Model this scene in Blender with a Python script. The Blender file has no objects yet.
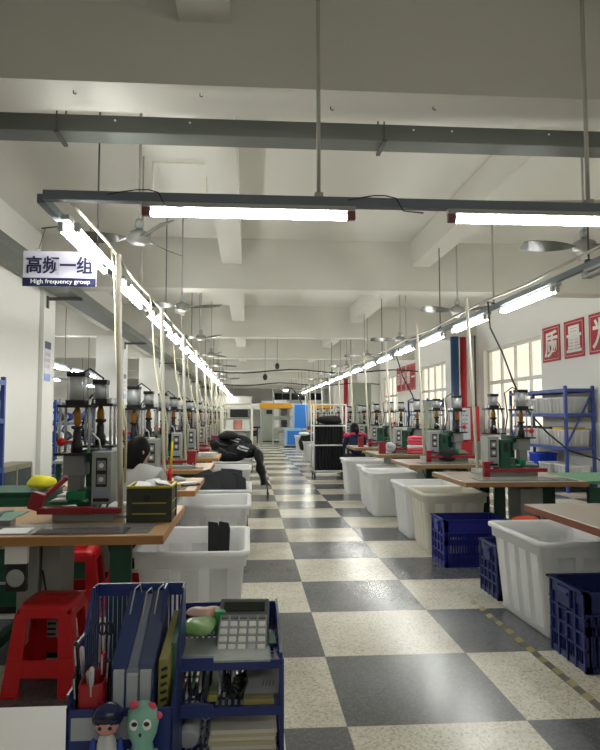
import bpy, bmesh, math, random
from math import sin, cos, pi, radians, atan
from mathutils import Vector, Matrix, Euler

random.seed(7)
S = bpy.context.scene
C = S.collection

# ------------------------------------------------------------------ camera
cam_d = bpy.data.cameras.new('camera')
cam = bpy.data.objects.new('camera', cam_d)
C.objects.link(cam)
cam_d.sensor_fit = 'HORIZONTAL'
cam_d.sensor_width = 36.0
cam_d.lens = 620.0 / 600.0 * 36.0
cam_d.shift_x = 8.0 / 600.0
cam_d.clip_start = 0.05
cam.location = (0, 0, 1.39)
cam.rotation_euler = (radians(90 + 3.6914), 0, radians(-3.9674))
S.camera = cam

# ------------------------------------------------------------------ world, exposure
W = bpy.data.worlds.new('daylight')
S.world = W
W.use_nodes = True
wn = W.node_tree.nodes
wn['Background'].inputs['Color'].default_value = (1.0, 0.93, 0.80, 1)
wn['Background'].inputs['Strength'].default_value = 0.7
S.view_settings.view_transform = 'Standard'
S.view_settings.look = 'None'
S.view_settings.exposure = 1.2
S.view_settings.gamma = 1.0
S.view_settings.use_curve_mapping = False
TUBE_POWER = 22.0


# ------------------------------------------------------------------ materials
def lin(h):
    h = h.lstrip('#')
    o = []
    for i in (0, 2, 4):
        c = int(h[i:i + 2], 16) / 255.0
        o.append(c / 12.92 if c <= 0.04045 else ((c + 0.055) / 1.055) ** 2.4)
    return (o[0], o[1], o[2], 1.0)


MATS = {}


def mat(name, col, rough=0.5, metal=0.0, vary=0.08, scale=6.0, bump=0.0, stretch=(1, 1, 1),
        emit=0.0, alpha=1.0, trans=0.0, col2=None, sheen=0.0, spec=0.5):
    if name in MATS:
        return MATS[name]
    m = bpy.data.materials.new(name)
    m.use_nodes = True
    nt = m.node_tree
    b = nt.nodes['Principled BSDF']
    c = lin(col)
    tc = nt.nodes.new('ShaderNodeTexCoord')
    mp = nt.nodes.new('ShaderNodeMapping')
    mp.inputs['Scale'].default_value = stretch
    nz = nt.nodes.new('ShaderNodeTexNoise')
    nz.inputs['Scale'].default_value = scale
    nz.inputs['Detail'].default_value = 4
    nt.links.new(tc.outputs['Object'], mp.inputs[0])
    nt.links.new(mp.outputs[0], nz.inputs['Vector'])
    mx = nt.nodes.new('ShaderNodeMix')
    mx.data_type = 'RGBA'
    k = vary
    c2 = lin(col2) if col2 else tuple(min(1, x * (1 + k)) for x in c[:3]) + (1,)
    c1 = c if col2 else tuple(x * (1 - k) for x in c[:3]) + (1,)
    mx.inputs[6].default_value = c1
    mx.inputs[7].default_value = c2
    nt.links.new(nz.outputs['Fac'], mx.inputs[0])
    nt.links.new(mx.outputs[2], b.inputs['Base Color'])
    b.inputs['Roughness'].default_value = rough
    b.inputs['Metallic'].default_value = metal
    b.inputs['Specular IOR Level'].default_value = spec
    if emit:
        b.inputs['Emission Color'].default_value = c
        b.inputs['Emission Strength'].default_value = emit
    if alpha < 1:
        b.inputs['Alpha'].default_value = alpha
    if trans:
        b.inputs['Transmission Weight'].default_value = trans
    if bump:
        bp = nt.nodes.new('ShaderNodeBump')
        bp.inputs['Strength'].default_value = bump
        bp.inputs['Distance'].default_value = 0.01
        nt.links.new(nz.outputs['Fac'], bp.inputs['Height'])
        nt.links.new(bp.outputs[0], b.inputs['Normal'])
    MATS[name] = m
    return m


def floor_material():
    m = bpy.data.materials.new('checker_terrazzo')
    m.use_nodes = True
    nt = m.node_tree
    N, L = nt.nodes, nt.links
    b = N['Principled BSDF']
    tc = N.new('ShaderNodeTexCoord')
    sp = N.new('ShaderNodeSeparateXYZ')
    L.new(tc.outputs['Object'], sp.inputs[0])

    def M(op, a, bb=None):
        n = N.new('ShaderNodeMath')
        n.operation = op
        for i, v in enumerate((a, bb)):
            if v is None:
                continue
            if isinstance(v, (int, float)):
                n.inputs[i].default_value = v
            else:
                L.new(v, n.inputs[i])
        return n.outputs[0]

    u = M('DIVIDE', M('SUBTRACT', sp.outputs[0], 0.445), 0.826)
    v = M('DIVIDE', M('SUBTRACT', sp.outputs[1], 2.842), 0.8065)
    par = M('FLOORED_MODULO', M('ADD', M('FLOOR', u), M('FLOOR', v)), 2.0)
    vo = N.new('ShaderNodeTexVoronoi')
    vo.inputs['Scale'].default_value = 95
    L.new(tc.outputs['Object'], vo.inputs['Vector'])
    nz = N.new('ShaderNodeTexNoise')
    nz.inputs['Scale'].default_value = 60
    nz.inputs['Detail'].default_value = 3
    L.new(tc.outputs['Object'], nz.inputs['Vector'])
    bg = N.new('ShaderNodeTexNoise')
    bg.inputs['Scale'].default_value = 1.3
    bg.inputs['Detail'].default_value = 6
    L.new(tc.outputs['Object'], bg.inputs['Vector'])

    def ramp(fac, stops):
        r = N.new('ShaderNodeValToRGB')
        e = r.color_ramp.elements
        e[0].position, e[0].color = stops[0][0], lin(stops[0][1])
        e[1].position, e[1].color = stops[1][0], lin(stops[1][1])
        for p, c in stops[2:]:
            x = e.new(p)
            x.color = lin(c)
        L.new(fac, r.inputs[0])
        return r.outputs[0]

    bw = N.new('ShaderNodeRGBToBW')
    L.new(vo.outputs['Color'], bw.inputs[0])
    light = ramp(bw.outputs[0], [(0.12, '#b5b09f'), (0.42, '#d7d2c2'), (0.9, '#e6e2d4')])
    dark = ramp(bw.outputs[0], [(0.1, '#5a5c60'), (0.5, '#65676b'), (0.95, '#73757a')])
    mx = N.new('ShaderNodeMix')
    mx.data_type = 'RGBA'
    L.new(par, mx.inputs[0])
    L.new(dark, mx.inputs[6])
    L.new(light, mx.inputs[7])
    dirt = N.new('ShaderNodeMix')
    dirt.data_type = 'RGBA'
    dirt.blend_type = 'MULTIPLY'
    dirt.inputs[0].default_value = 0.7
    L.new(mx.outputs[2], dirt.inputs[6])
    L.new(ramp(bg.outputs['Fac'], [(0.3, '#c9c4b8'), (0.62, '#ffffff')]), dirt.inputs[7])
    # joints between the slabs
    fu = M('ABSOLUTE', M('SUBTRACT', M('FRACT', u), 0.5))
    fv = M('ABSOLUTE', M('SUBTRACT', M('FRACT', v), 0.5))
    j = M('GREATER_THAN', M('MAXIMUM', fu, fv), 0.4965)
    jm = N.new('ShaderNodeMix')
    jm.data_type = 'RGBA'
    L.new(M('MULTIPLY', j, 0.55), jm.inputs[0])
    L.new(dirt.outputs[2], jm.inputs[6])
    jm.inputs[7].default_value = lin('#6b675e')
    L.new(jm.outputs[2], b.inputs['Base Color'])
    rr = N.new('ShaderNodeMapRange')
    rr.inputs['To Min'].default_value = 0.14
    rr.inputs['To Max'].default_value = 0.30
    L.new(bg.outputs['Fac'], rr.inputs[0])
    L.new(rr.outputs[0], b.inputs['Roughness'])
    bp = N.new('ShaderNodeBump')
    bp.inputs['Strength'].default_value = 0.06
    bp.inputs['Distance'].default_value = 0.004
    L.new(nz.outputs['Fac'], bp.inputs['Height'])
    L.new(bp.outputs[0], b.inputs['Normal'])
    return m


def glass_material():
    m = bpy.data.materials.new('window_glass')
    m.use_nodes = True
    nt = m.node_tree
    N, L = nt.nodes, nt.links
    N.clear()
    o = N.new('ShaderNodeOutputMaterial')
    t = N.new('ShaderNodeBsdfTransparent')
    nz = N.new('ShaderNodeTexNoise')
    nz.inputs['Scale'].default_value = 0.8
    tc = N.new('ShaderNodeTexCoord')
    L.new(tc.outputs['Object'], nz.inputs['Vector'])
    cr = N.new('ShaderNodeValToRGB')
    cr.color_ramp.elements[0].color = (0.86, 0.84, 0.78, 1)
    cr.color_ramp.elements[1].color = (0.96, 0.96, 0.94, 1)
    L.new(nz.outputs['Fac'], cr.inputs[0])
    L.new(cr.outputs[0], t.inputs[0])
    g = N.new('ShaderNodeBsdfGlossy')
    g.inputs['Roughness'].default_value = 0.05
    mx = N.new('ShaderNodeMixShader')
    mx.inputs[0].default_value = 0.06
    L.new(t.outputs[0], mx.inputs[1])
    L.new(g.outputs[0], mx.inputs[2])
    L.new(mx.outputs[0], o.inputs[0])
    return m


def tub_material(name, col):
    m = mat(name, col, rough=0.38, vary=0.07, scale=4)
    nt = m.node_tree
    N, L = nt.nodes, nt.links
    b = N['Principled BSDF']
    out = N['Material Output']
    t = N.new('ShaderNodeBsdfTranslucent')
    t.inputs[0].default_value = lin(col)
    mx = N.new('ShaderNodeMixShader')
    mx.inputs[0].default_value = 0.38
    L.new(b.outputs[0], mx.inputs[1])
    L.new(t.outputs[0], mx.inputs[2])
    L.new(mx.outputs[0], out.inputs[0])
    return m


def film_material():
    """clear plastic sheeting over bench tops"""
    m = mat('clear_film', '#b9bcb8', rough=0.06, alpha=0.45, vary=0.05)
    return m


M_floor = floor_material()
M_glass = glass_material()
M_wall = mat('white_plaster', '#e4e3de', rough=0.85, vary=0.03, scale=1.2, bump=0.05)
M_ceil = mat('ceiling_plaster', '#d2d0c7', rough=0.9, vary=0.035, scale=0.9, bump=0.05)
M_beam = mat('beam_plaster', '#d1cfc6', rough=0.9, vary=0.04, scale=1.1, bump=0.05)
M_winframe = mat('white_window_frame', '#d9d8d2', rough=0.45, vary=0.03)
M_tray = mat('galvanised_grey', '#636761', rough=0.5, metal=0.1, vary=0.12, scale=3)
M_rail = mat('blue_grey_rail', '#6c757d', rough=0.5, metal=0.0, vary=0.08)
M_rod = mat('rod_grey', '#a9a69c', rough=0.55, vary=0.08)
M_drod = mat('dark_rod', '#4d4b48', rough=0.6, vary=0.08)
M_pvc = mat('cream_pvc', '#e4e0d0', rough=0.45, vary=0.05)
M_cream = mat('cream_cable', '#d2cda6', rough=0.5, vary=0.05)
M_batten = mat('batten_white', '#a3a4a1', rough=0.4, vary=0.03)
M_tube = mat('lit_tube', '#fcfdf8', rough=0.3, vary=0.0, emit=TUBE_POWER)
M_tubeoff = mat('unlit_tube', '#b9bab4', rough=0.3, vary=0.02)
M_socket = mat('maroon_end_cap', '#74423f', rough=0.5, vary=0.1)
M_black = mat('black_plastic', '#191a1c', rough=0.45, vary=0.15)
M_rubber = mat('black_rubber', '#141414', rough=0.6, vary=0.1)
M_steel = mat('brushed_steel', '#b9bcbd', rough=0.35, metal=0.35, vary=0.08, stretch=(1, 1, 12))
M_alu = mat('aluminium_tube', '#c6c9cb', rough=0.35, metal=0.25, vary=0.06, stretch=(12, 12, 1))
M_green = mat('machine_green', '#12523d', rough=0.45, vary=0.12, scale=9)
M_lgreen = mat('bright_green', '#0f7a4d', rough=0.45, vary=0.1)
M_tgreen = mat('bench_green', '#14432f', rough=0.5, vary=0.12)
M_grey = mat('box_grey', '#9fa5a0', rough=0.45, vary=0.06)
M_dgrey = mat('press_grey', '#868889', rough=0.5, vary=0.1)
M_mred = mat('machine_red', '#8c1424', rough=0.42, vary=0.1)
M_red = mat('red_plastic', '#c9121b', rough=0.3, vary=0.06)
M_yellow = mat('yellow_paint', '#e2c416', rough=0.5, vary=0.08)
M_amber = mat('amber_bowl', '#b0721a', rough=0.25, vary=0.15)
M_blue = mat('rack_blue', '#2c4590', rough=0.45, vary=0.08)
M_pblue = mat('crate_blue', '#1c2580', rough=0.42, vary=0.08)
M_navy = mat('crate_navy', '#17245f', rough=0.42, vary=0.08)
M_oblue = mat('organiser_blue', '#1a2e6c', rough=0.35, vary=0.08)
M_tub = tub_material('tub_white', '#fafbfb')
M_tub2 = tub_material('tub_cream', '#efece2')
M_wood = mat('bench_wood', '#a9825c', rough=0.4, scale=5, stretch=(0.6, 9, 3), col2='#c19a70', bump=0.03)
M_edge = mat('bench_edge', '#a87644', rough=0.45, scale=4, stretch=(1, 6, 6), col2='#b5834c')
M_rwood = mat('worn_bench_top', '#8f8272', rough=0.3, scale=4, stretch=(9, 0.7, 3), col2='#a89d8d', bump=0.03)
M_redge = mat('red_brown_edge', '#6e3a26', rough=0.45, scale=4, stretch=(6, 1, 6), col2='#8a4a30')
M_film = film_material()
M_paper = mat('paper_white', '#e9e8e4', rough=0.7, vary=0.03)
M_card = mat('kraft_card', '#b39a63', rough=0.75, vary=0.06)
M_teal = mat('teal_mat', '#5f8f7d', rough=0.5, vary=0.06)
M_sky = mat('machine_sky_blue', '#2f7fd6', rough=0.4, vary=0.05)
M_pgreen = mat('cabinet_grey_green', '#a4ad9c', rough=0.5, vary=0.05)
M_cloth_b = mat('black_cloth', '#17181b', rough=0.9, vary=0.3, scale=14, bump=0.3)
M_cloth_g = mat('charcoal_sheet', '#3c3f42', rough=0.7, vary=0.12)
M_cloth_s = mat('silver_cloth', '#b9bfc0', rough=0.55, vary=0.15, bump=0.2)
M_pink = mat('pink_cloth', '#d9566b', rough=0.85, vary=0.15, bump=0.2)
M_skin = mat('skin', '#c79a7e', rough=0.55, vary=0.05)
M_hair = mat('black_hair', '#0a0807', rough=0.6, spec=0.15, vary=0.3, scale=40, stretch=(1, 1, 0.2))
M_shirt = mat('pale_grey_shirt', '#a9a8a6', rough=0.9, vary=0.06, bump=0.15)
M_trous = mat('dark_trousers', '#23252c', rough=0.9, vary=0.1)
M_jnavy = mat('navy_jacket', '#1c2445', rough=0.85, vary=0.1)
M_poster = mat('poster_red', '#b01c2e', rough=0.5, vary=0.04)
M_white = mat('white_paint', '#ecebe6', rough=0.5, vary=0.02)
M_navysign = mat('sign_navy', '#15193f', rough=0.4, vary=0.02)
M_signbg = mat('sign_lilac_white', '#c8c5d4', rough=0.35, vary=0.02)
M_clear = mat('frosted_clear_plastic', '#ced3d3', rough=0.25, alpha=0.75, vary=0.05)
M_hyd = mat('hydrant_red', '#b3202f', rough=0.4, vary=0.06)
M_pipeblue = mat('pipe_blue', '#25436e', rough=0.45, vary=0.06)
M_olive = mat('olive_basket', '#34382c', rough=0.55, vary=0.1)
M_lime = mat('lime_trim', '#b9ad2c', rough=0.5, vary=0.06)


# ------------------------------------------------------------------ mesh building
class MB:
    def __init__(self):
        self.v, self.f, self.s = [], [], []

    def add(self, vs, fs, smooth=False):
        o = len(self.v)
        self.v += [tuple(p) for p in vs]
        for f in fs:
            self.f.append([i + o for i in f])
            self.s.append(smooth)
        return self

    HF = [(0, 3, 2, 1), (4, 5, 6, 7), (0, 1, 5, 4), (1, 2, 6, 5), (2, 3, 7, 6), (3, 0, 4, 7)]

    def hexa(self, p):
        return self.add(p, MB.HF)

    def box(self, c, s, rot=None):
        hx, hy, hz = s[0] / 2, s[1] / 2, s[2] / 2
        p = [(-hx, -hy, -hz), (hx, -hy, -hz), (hx, hy, -hz), (-hx, hy, -hz),
             (-hx, -hy, hz), (hx, -hy, hz), (hx, hy, hz), (-hx, hy, hz)]
        if rot:
            R = Euler(rot).to_matrix()
            p = [R @ Vector(q) for q in p]
        return self.hexa([(q[0] + c[0], q[1] + c[1], q[2] + c[2]) for q in p])

    def b2(self, x0, x1, y0, y1, z0, z1):
        return self.box(((x0 + x1) / 2, (y0 + y1) / 2, (z0 + z1) / 2), (abs(x1 - x0), abs(y1 - y0), abs(z1 - z0)))

    def tube(self, pts, r, n=8):
        pts = [Vector(p) for p in pts]
        rings = []
        up = Vector((0.13, 0.31, 0.94)).normalized()
        for i, p in enumerate(pts):
            d = (pts[min(i + 1, len(pts) - 1)] - pts[max(i - 1, 0)]).normalized()
            a = d.cross(up)
            if a.length < 1e-3:
                a = d.cross(Vector((1, 0, 0)))
            a.normalize()
            b = d.cross(a).normalized()
            rr = r[i] if isinstance(r, (list, tuple)) else r
            rings.append([p + (a * cos(2 * pi * k / n) + b * sin(2 * pi * k / n)) * rr for k in range(n)])
        return self.loft(rings)

    def cyl(self, p0, p1, r0, r1=None, n=14):
        return self.tube([p0, p1], [r0, r0 if r1 is None else r1], n)

    def bar(self, p0, p1, w, h):
        """rectangular bar between two points"""
        p0, p1 = Vector(p0), Vector(p1)
        d = (p1 - p0).normalized()
        up = Vector((0, 0, 1)) if abs(d.z) < 0.95 else Vector((0, 1, 0))
        a = d.cross(up).normalized()
        b = a.cross(d).normalized()
        q = []
        for p in (p0, p1):
            q += [p - a * w / 2 - b * h / 2, p + a * w / 2 - b * h / 2, p + a * w / 2 + b * h / 2, p - a * w / 2 + b * h / 2]
        return self.hexa(q)

    def loft(self, rings, cap=True, smooth=True):
        n = len(rings[0])
        vs = [p for r in rings for p in r]
        fs = []
        for i in range(len(rings) - 1):
            for k in range(n):
                k2 = (k + 1) % n
                fs.append((i * n + k, i * n + k2, (i + 1) * n + k2, (i + 1) * n + k))
        o = len(self.v)
        self.add(vs, fs, smooth)
        if cap:
            self.f.append([o + k for k in range(n)][::-1])
            self.s.append(False)
            self.f.append([o + (len(rings) - 1) * n + k for k in range(n)])
            self.s.append(False)
        return self

    def lathe(self, prof, c=(0, 0, 0), n=16):
        return self.loft([[(c[0] + r * cos(2 * pi * k / n), c[1] + r * sin(2 * pi * k / n), c[2] + z) for k in range(n)]
                          for r, z in prof])

    def ell(self, c, r, n=12, m=8, f=None):
        rings = []
        for i in range(m + 1):
            t = pi * (0.02 + 0.96 * i / m)
            ring = []
            for k in range(n):
                a = 2 * pi * k / n
                p = Vector((sin(t) * cos(a) * r[0], sin(t) * sin(a) * r[1], -cos(t) * r[2]))
                if f:
                    p = f(p)
                ring.append((p[0] + c[0], p[1] + c[1], p[2] + c[2]))
            rings.append(ring)
        return self.loft(rings)

    def prism(self, poly, axis, a, b):
        """extrude a 2-D outline along an axis: axis 0 -> outline is (y, z), 1 -> (x, z), 2 -> (x, y)"""
        def P(q, t):
            return {0: (t, q[0], q[1]), 1: (q[0], t, q[1]), 2: (q[0], q[1], t)}[axis]
        n = len(poly)
        vs = [P(q, a) for q in poly] + [P(q, b) for q in poly]
        fs = [[i for i in range(n)][::-1], [n + i for i in range(n)]]
        fs += [(i, (i + 1) % n, n + (i + 1) % n, n + i) for i in range(n)]
        return self.add(vs, fs)

    def build(self, name, m, parent=None, loc=(0, 0, 0), bevel=0.0, rz=0.0):
        me = bpy.data.meshes.new(name)
        me.from_pydata(self.v, [], self.f)
        me.polygons.foreach_set('use_smooth', self.s)
        bm = bmesh.new()
        bm.from_mesh(me)
        bmesh.ops.recalc_face_normals(bm, faces=bm.faces)
        bm.to_mesh(me)
        bm.free()
        me.materials.append(m)
        o = bpy.data.objects.new(name, me)
        C.objects.link(o)
        o.location = loc
        o.rotation_euler = (0, 0, rz)
        if parent:
            o.parent = parent
        if bevel:
            bv = o.modifiers.new('bevel', 'BEVEL')
            bv.width = bevel
            bv.segments = 2
            bv.limit_method = 'ANGLE'
            bv.angle_limit = radians(40)
        return o


def tag(o, label=None, cat=None, group=None, kind=None):
    if label:
        o['label'] = label
    if cat:
        o['category'] = cat
    if group:
        o['group'] = group
    if kind:
        o['kind'] = kind
    return o


def thing(name, label, cat, loc=(0, 0, 0), rz=0, group=None):
    o = bpy.data.objects.new(name, None)
    o.empty_display_size = 0.05
    C.objects.link(o)
    o.location = loc
    o.rotation_euler = (0, 0, rz)
    return tag(o, label, cat, group)


def copy_tree(o, parent=None):
    c = o.copy()
    C.objects.link(c)
    if parent:
        c.parent = parent
    for ch in list(o.children):
        copy_tree(ch, c)
    return c


def again(proto, used, loc, rz, label, group=None):
    """first use takes the prototype itself, later uses copy it with its parts"""
    o = proto if not used[0] else copy_tree(proto)
    used[0] = True
    o.location = loc
    o.rotation_euler = (0, 0, rz)
    o['label'] = label
    if group:
        o['group'] = group
    return o


def text_mesh(name, s, size, m, parent, loc, rot, bold=0.0, depth=0.002, width=None):
    cu = bpy.data.curves.new(name, 'FONT')
    cu.body = s
    cu.size = size
    cu.align_x = 'CENTER'
    cu.align_y = 'CENTER'
    cu.extrude = depth
    cu.offset = bold
    t = bpy.data.objects.new(name + '_curve', cu)
    C.objects.link(t)
    bpy.context.view_layer.update()
    dg = bpy.context.evaluated_depsgraph_get()
    me = bpy.data.meshes.new_from_object(t.evaluated_get(dg))
    bpy.data.objects.remove(t)
    xs = [v.co.x for v in me.vertices] or [0, 1]
    ys = [v.co.y for v in me.vertices] or [0, 1]
    cx, cy = (min(xs) + max(xs)) / 2, (min(ys) + max(ys)) / 2
    k = (width / (max(xs) - min(xs))) if width else 1.0
    for v in me.vertices:
        v.co.x = (v.co.x - cx) * k
        v.co.y -= cy
    me.materials.clear()
    me.materials.append(m)
    o = bpy.data.objects.new(name, me)
    C.objects.link(o)
    o.location = loc
    o.rotation_euler = rot
    o.parent = parent
    return o


ORD = ['first', 'second', 'third', 'fourth', 'fifth', 'sixth', 'seventh', 'eighth', 'ninth', 'tenth', 'eleventh',
       'twelfth', 'thirteenth', 'fourteenth', 'fifteenth', 'sixteenth', 'seventeenth', 'eighteenth', 'nineteenth',
       'twentieth', 'twenty-first', 'twenty-second', 'twenty-third', 'twenty-fourth', 'twenty-fifth', 'twenty-sixth',
       'twenty-seventh', 'twenty-eighth']


def struct(name, mb, m, parent=None, bevel=0):
    o = mb.build(name, m, parent, bevel=bevel)
    if not parent:
        o['kind'] = 'structure'
    return o

# ================================================================== the hall
YB, YF, XR, XL, XF, ZC = 52.0, -3.0, 6.3, -3.4, -10.0, 4.35
struct('floor', MB().b2(XF - .3, XR + .3, YF - .3, YB + .3, -0.12, 0), M_floor)
struct('ceiling', MB().b2(XF - .3, XR + .3, YF - .3, YB + .3, ZC, ZC + 0.15), M_ceil)
struct('wall_left', MB().b2(XL - 0.2, XL, YF, 10.25, 0, ZC), M_wall)
struct('wall_far_left', MB().b2(XF - 0.2, XF, 10.0, YB, 0, ZC), M_wall)
struct('wall_left_return', MB().b2(XF, XL - 0.2, 10.0, 10.2, 0, ZC), M_wall)
struct('wall_back', MB().b2(XF, XR, YB, YB + 0.2, 0, ZC), M_wall)
struct('wall_front', MB().b2(XL, XR, YF - 0.2, YF, 0, ZC), M_wall)

BEAMS = [3.88 + 6.42 * k for k in range(8)]
for i, y in enumerate(BEAMS):
    x0 = XL if y < 10 else XF
    struct('ceiling_beam', MB().b2(x0, XR, y, y + 0.4, 3.5, ZC), M_beam)
cross = [YF] + [b for b in BEAMS] + [YB]
for i in range(len(cross) - 1):
    a = cross[i] + (0.4 if i else 0)
    for x0 in (-0.46, 2.75):
        struct('ceiling_joist', MB().b2(x0, x0 + 0.33, a, cross[i + 1], 3.92, ZC), M_beam)

# right wall with its window openings
WIN = [(0.1, 3.4), (6.5, 9.8), (12.95, 16.25), (19.5, 22.75), (25.9, 29.15), (32.3, 35.6), (38.8, 42.0)]  # first two openings lie out of view, added for daylight fill near the camera
mb = MB()
y = YF
for a, b in WIN:
    mb.b2(XR, XR + 0.25, y, a, 0, ZC)
    mb.b2(XR, XR + 0.25, a, b, 0, 1.0)
    mb.b2(XR, XR + 0.25, a, b, 3.12, ZC)
    y = b
mb.b2(XR, XR + 0.25, y, YB, 0, ZC)
struct('wall_right', mb, M_wall)
for i, (a, b) in enumerate(WIN):
    w = bpy.data.objects.new('window_%d' % (i + 1), None)
    C.objects.link(w)
    w['kind'] = 'structure'
    w.location = (XR + 0.16, (a + b) / 2, 1.0)
    L = b - a
    f = MB()
    t = 0.055
    for z in (t / 2, 1.24, 2.12 - t / 2):
        f.box((0, 0, z), (0.07, L, t if z != 1.24 else 0.09))
    for k in range(5):
        yy = -L / 2 + t / 2 + (L - t) * k / 4
        f.box((0, yy, 1.06), (0.06, t, 2.1))
    f.build('window_frame', M_winframe, w, bevel=0.004)
    for k in range(4):
        yy = -L / 2 + L * (k + 0.5) / 4
        MB().box((0.01, yy, 0.62), (0.006, L / 4 - t, 1.14)).build('pane', M_glass, w)
        MB().box((0.01, yy, 1.68), (0.006, L / 4 - t, 0.80)).build('pane', M_glass, w)
    MB().box((-0.1, 0, -0.015), (0.16, L, 0.03)).build('window_sill', M_winframe, w)

# columns
for k in range(1, 7):
    y = BEAMS[k]
    struct('column', MB().b2(-4.05, -3.335, y - 0.03, y + 0.55, 0, 3.5), M_wall)
for k in (0, 2, 4, 5, 6):
    y = BEAMS[k] - 0.1
    struct('column', MB().b2(5.82, XR, y, y + 0.5, 0, 3.5), M_wall)
# sloping haunch-like edge beams that run from column to column on the left
for k in range(1, 6):
    struct('edge_beam', MB().b2(-3.8, -3.4, BEAMS[k] + 0.4, BEAMS[k + 1], 3.62, ZC), M_beam)

# yellow-and-black tape along the right-hand aisle edge
tp = tag(MB().b2(1.652, 1.698, 1.6, 4.3, 0.0, 0.0015).build('floor_marking', mat('worn_black_tape', '#6a675e', rough=0.7, vary=0.3)),
         kind='structure')
y = 1.6
mb = MB()
while y < 4.6:
    j = random.uniform(-.006, .006)
    if random.random() < 0.86:
        mb.add([(1.648 + j, y, .002), (1.698 + j, y + .03, .002), (1.70 + j, y + .105, .002), (1.651 + j, y + .075, .002),
                (1.648 + j, y, .0030), (1.698 + j, y + .03, .0030), (1.70 + j, y + .105, .0030), (1.651 + j, y + .075, .0030)], MB.HF)
    y += 0.155
mb.build('yellow_stripe', mat('worn_yellow_tape', '#9b9468', rough=0.7, vary=0.25), tp)

# ------------------------------------------------------------------ overhead services
ct = thing('cable_tray', 'wide grey steel cable tray crossing the hall below the first beam', 'cable tray', (0, 4.55, 3.48))
MB().b2(XL, XR, 0, 0.2, 0, 0.13).build('tray_body', M_tray, ct, bevel=0.006)
for x in (-3.0, -1.42, 1.02, 3.6):
    m_ = MB().box((x, 0.1, -0.012), (0.03, 0.26, 0.02))
    for yy in (-0.012, 0.212):
        m_.cyl((x, yy, -0.02), (x, yy, ZC - 3.48), 0.006, n=6)
    m_.build('tray_hanger', M_drod, ct)
for x in (-1.0, -0.45, 1.25, 1.55, 2.32):
    MB().cyl((x, -0.001, 0.09), (x, -0.006, 0.09), 0.008, n=8).build('bolt', M_white, ct)

ct = thing('cable_tray', 'long grey cable tray bracketed off the left columns, running down the hall', 'cable tray', (-2.96, 0, 3.33))
MB().b2(-0.2, 0.17, 1.0, 48, 0.002, 0.14).build('tray_body', M_tray, ct, bevel=0.006)
for k in range(0, 7):
    y = BEAMS[k]
    xf = -3.33 + 2.96
    if not k:
        MB().cyl((-.24, y + .1, 0), (-.24, y + .1, .165), .008, n=6).cyl((.19, y + .1, -.02), (.19, y + .1, .165), .008, n=6).b2(-.25, .20, y + .08, y + .12, -.03, 0).build('tray_hanger', M_drod, ct)
        continue
    MB().b2(xf, 0.20, y + .075, y + .125, -.05, 0).b2(xf, xf + .02, y + .06, y + .14, -.18, .02).build('wall_bracket', M_drod, ct)

# lighting rails: a cross bar at the front and one long rail over each row of benches
r = thing('lighting_rail', 'dark blue-grey lighting rail crossing the aisle above the front tube lamps', 'rail', (0, 3.6, 2.63))
MB().b2(-1.19, 2.9, -0.02, 0.04, 0, 0.055).build('rail_channel', M_rail, r, bevel=0.003)
for x in (0.41, 2.08):
    MB().cyl((x, 0.01, 0.05), (x, 0.01, ZC - 2.63), 0.013, n=8).box((x, 0.01, 0.065), (0.05, 0.05, 0.03)).build('hanger_rod', M_rod, r)
mb = MB()
for x in (2.62, 2.68):
    mb.cyl((x, 0.03, 0.05), (x, 0.03, ZC - 2.63), 0.008, n=6)
mb.build('hanger_rod', M_drod, r)
p = MB().tube([(-1.09, 3.69, 2.70), (-0.4, 3.69, 2.69), (0.4, 3.68, 2.672), (1.5, 3.68, 2.70), (2.9, 3.68, 2.74)], 0.018, 10)
tag(p.build('conduit_pipe', M_pvc), 'pale plastic conduit lying along the dark rail across the aisle', 'conduit')
for nm, xr, xp, n0 in (('left', -1.22, -1.1, 0), ('right', 2.87, 2.74, 1)):
    r = thing('lighting_rail', 'long grey lighting rail over the %s row of workbenches' % nm, 'rail', (xr, 3.65, 2.63))
    MB().b2(-0.025, 0.025, 0.0, 44, 0, 0.055).build('rail_channel', M_rail, r, bevel=0.003)
    for k in range(21):
        yy = 1.35 + 2.05 * k
        h = ZC - 2.63
        if any(abs(yy + 3.65 - b - .2) < .25 for b in BEAMS):
            h = 3.5 - 2.63
        elif xr > 2 and 2.75 < xr < 3.08:
            h = 3.92 - 2.63
        MB().cyl((0, yy, 0.05), (0, yy, h), 0.011 if k % 2 else 0.008, n=6).box((0, yy, 0.06), (0.06, 0.03, 0.03)) \
            .build('hanger_rod', M_rod if k % 2 else M_drod, r)
    pts = []
    for k in range(40):
        pts.append((xp + 0.012 * sin(k * 1.7), 3.72 + 1.1 * k, 2.70 + 0.018 * sin(k * 2.3)))
    tag(MB().tube(pts, 0.013, 8).build('conduit_pipe', M_rod),
        'pale plastic conduit running beside the long rail over the %s workbenches' % nm, 'conduit')

# tube lamps
def make_lamp(n, lit=True, sp=0.10):
    t = thing('tube_lamp', 'tube lamp', 'lamp')
    MB().box((0, 0, 0.05), (0.045, 1.26, 0.03)).build('batten', M_batten, t, bevel=0.004)
    for i in range(n):
        x = (i - (n - 1) / 2) * sp
        MB().cyl((x, -0.575, 0), (x, 0.575, 0), 0.018, n=12).build('tube', M_tube if lit else M_tubeoff, t)
        for s in (-1, 1):
            MB().box((x, s * 0.603, 0.012), (0.034, 0.05, 0.055)).build('end_cap', M_socket if n == 1 else M_batten, t, bevel=0.004)
    if n == 2:
        MB().box((0, -0.66, 0.05), (0.05, 0.07, 0.03)).build('clip', M_grey, t)
    return t


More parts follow.
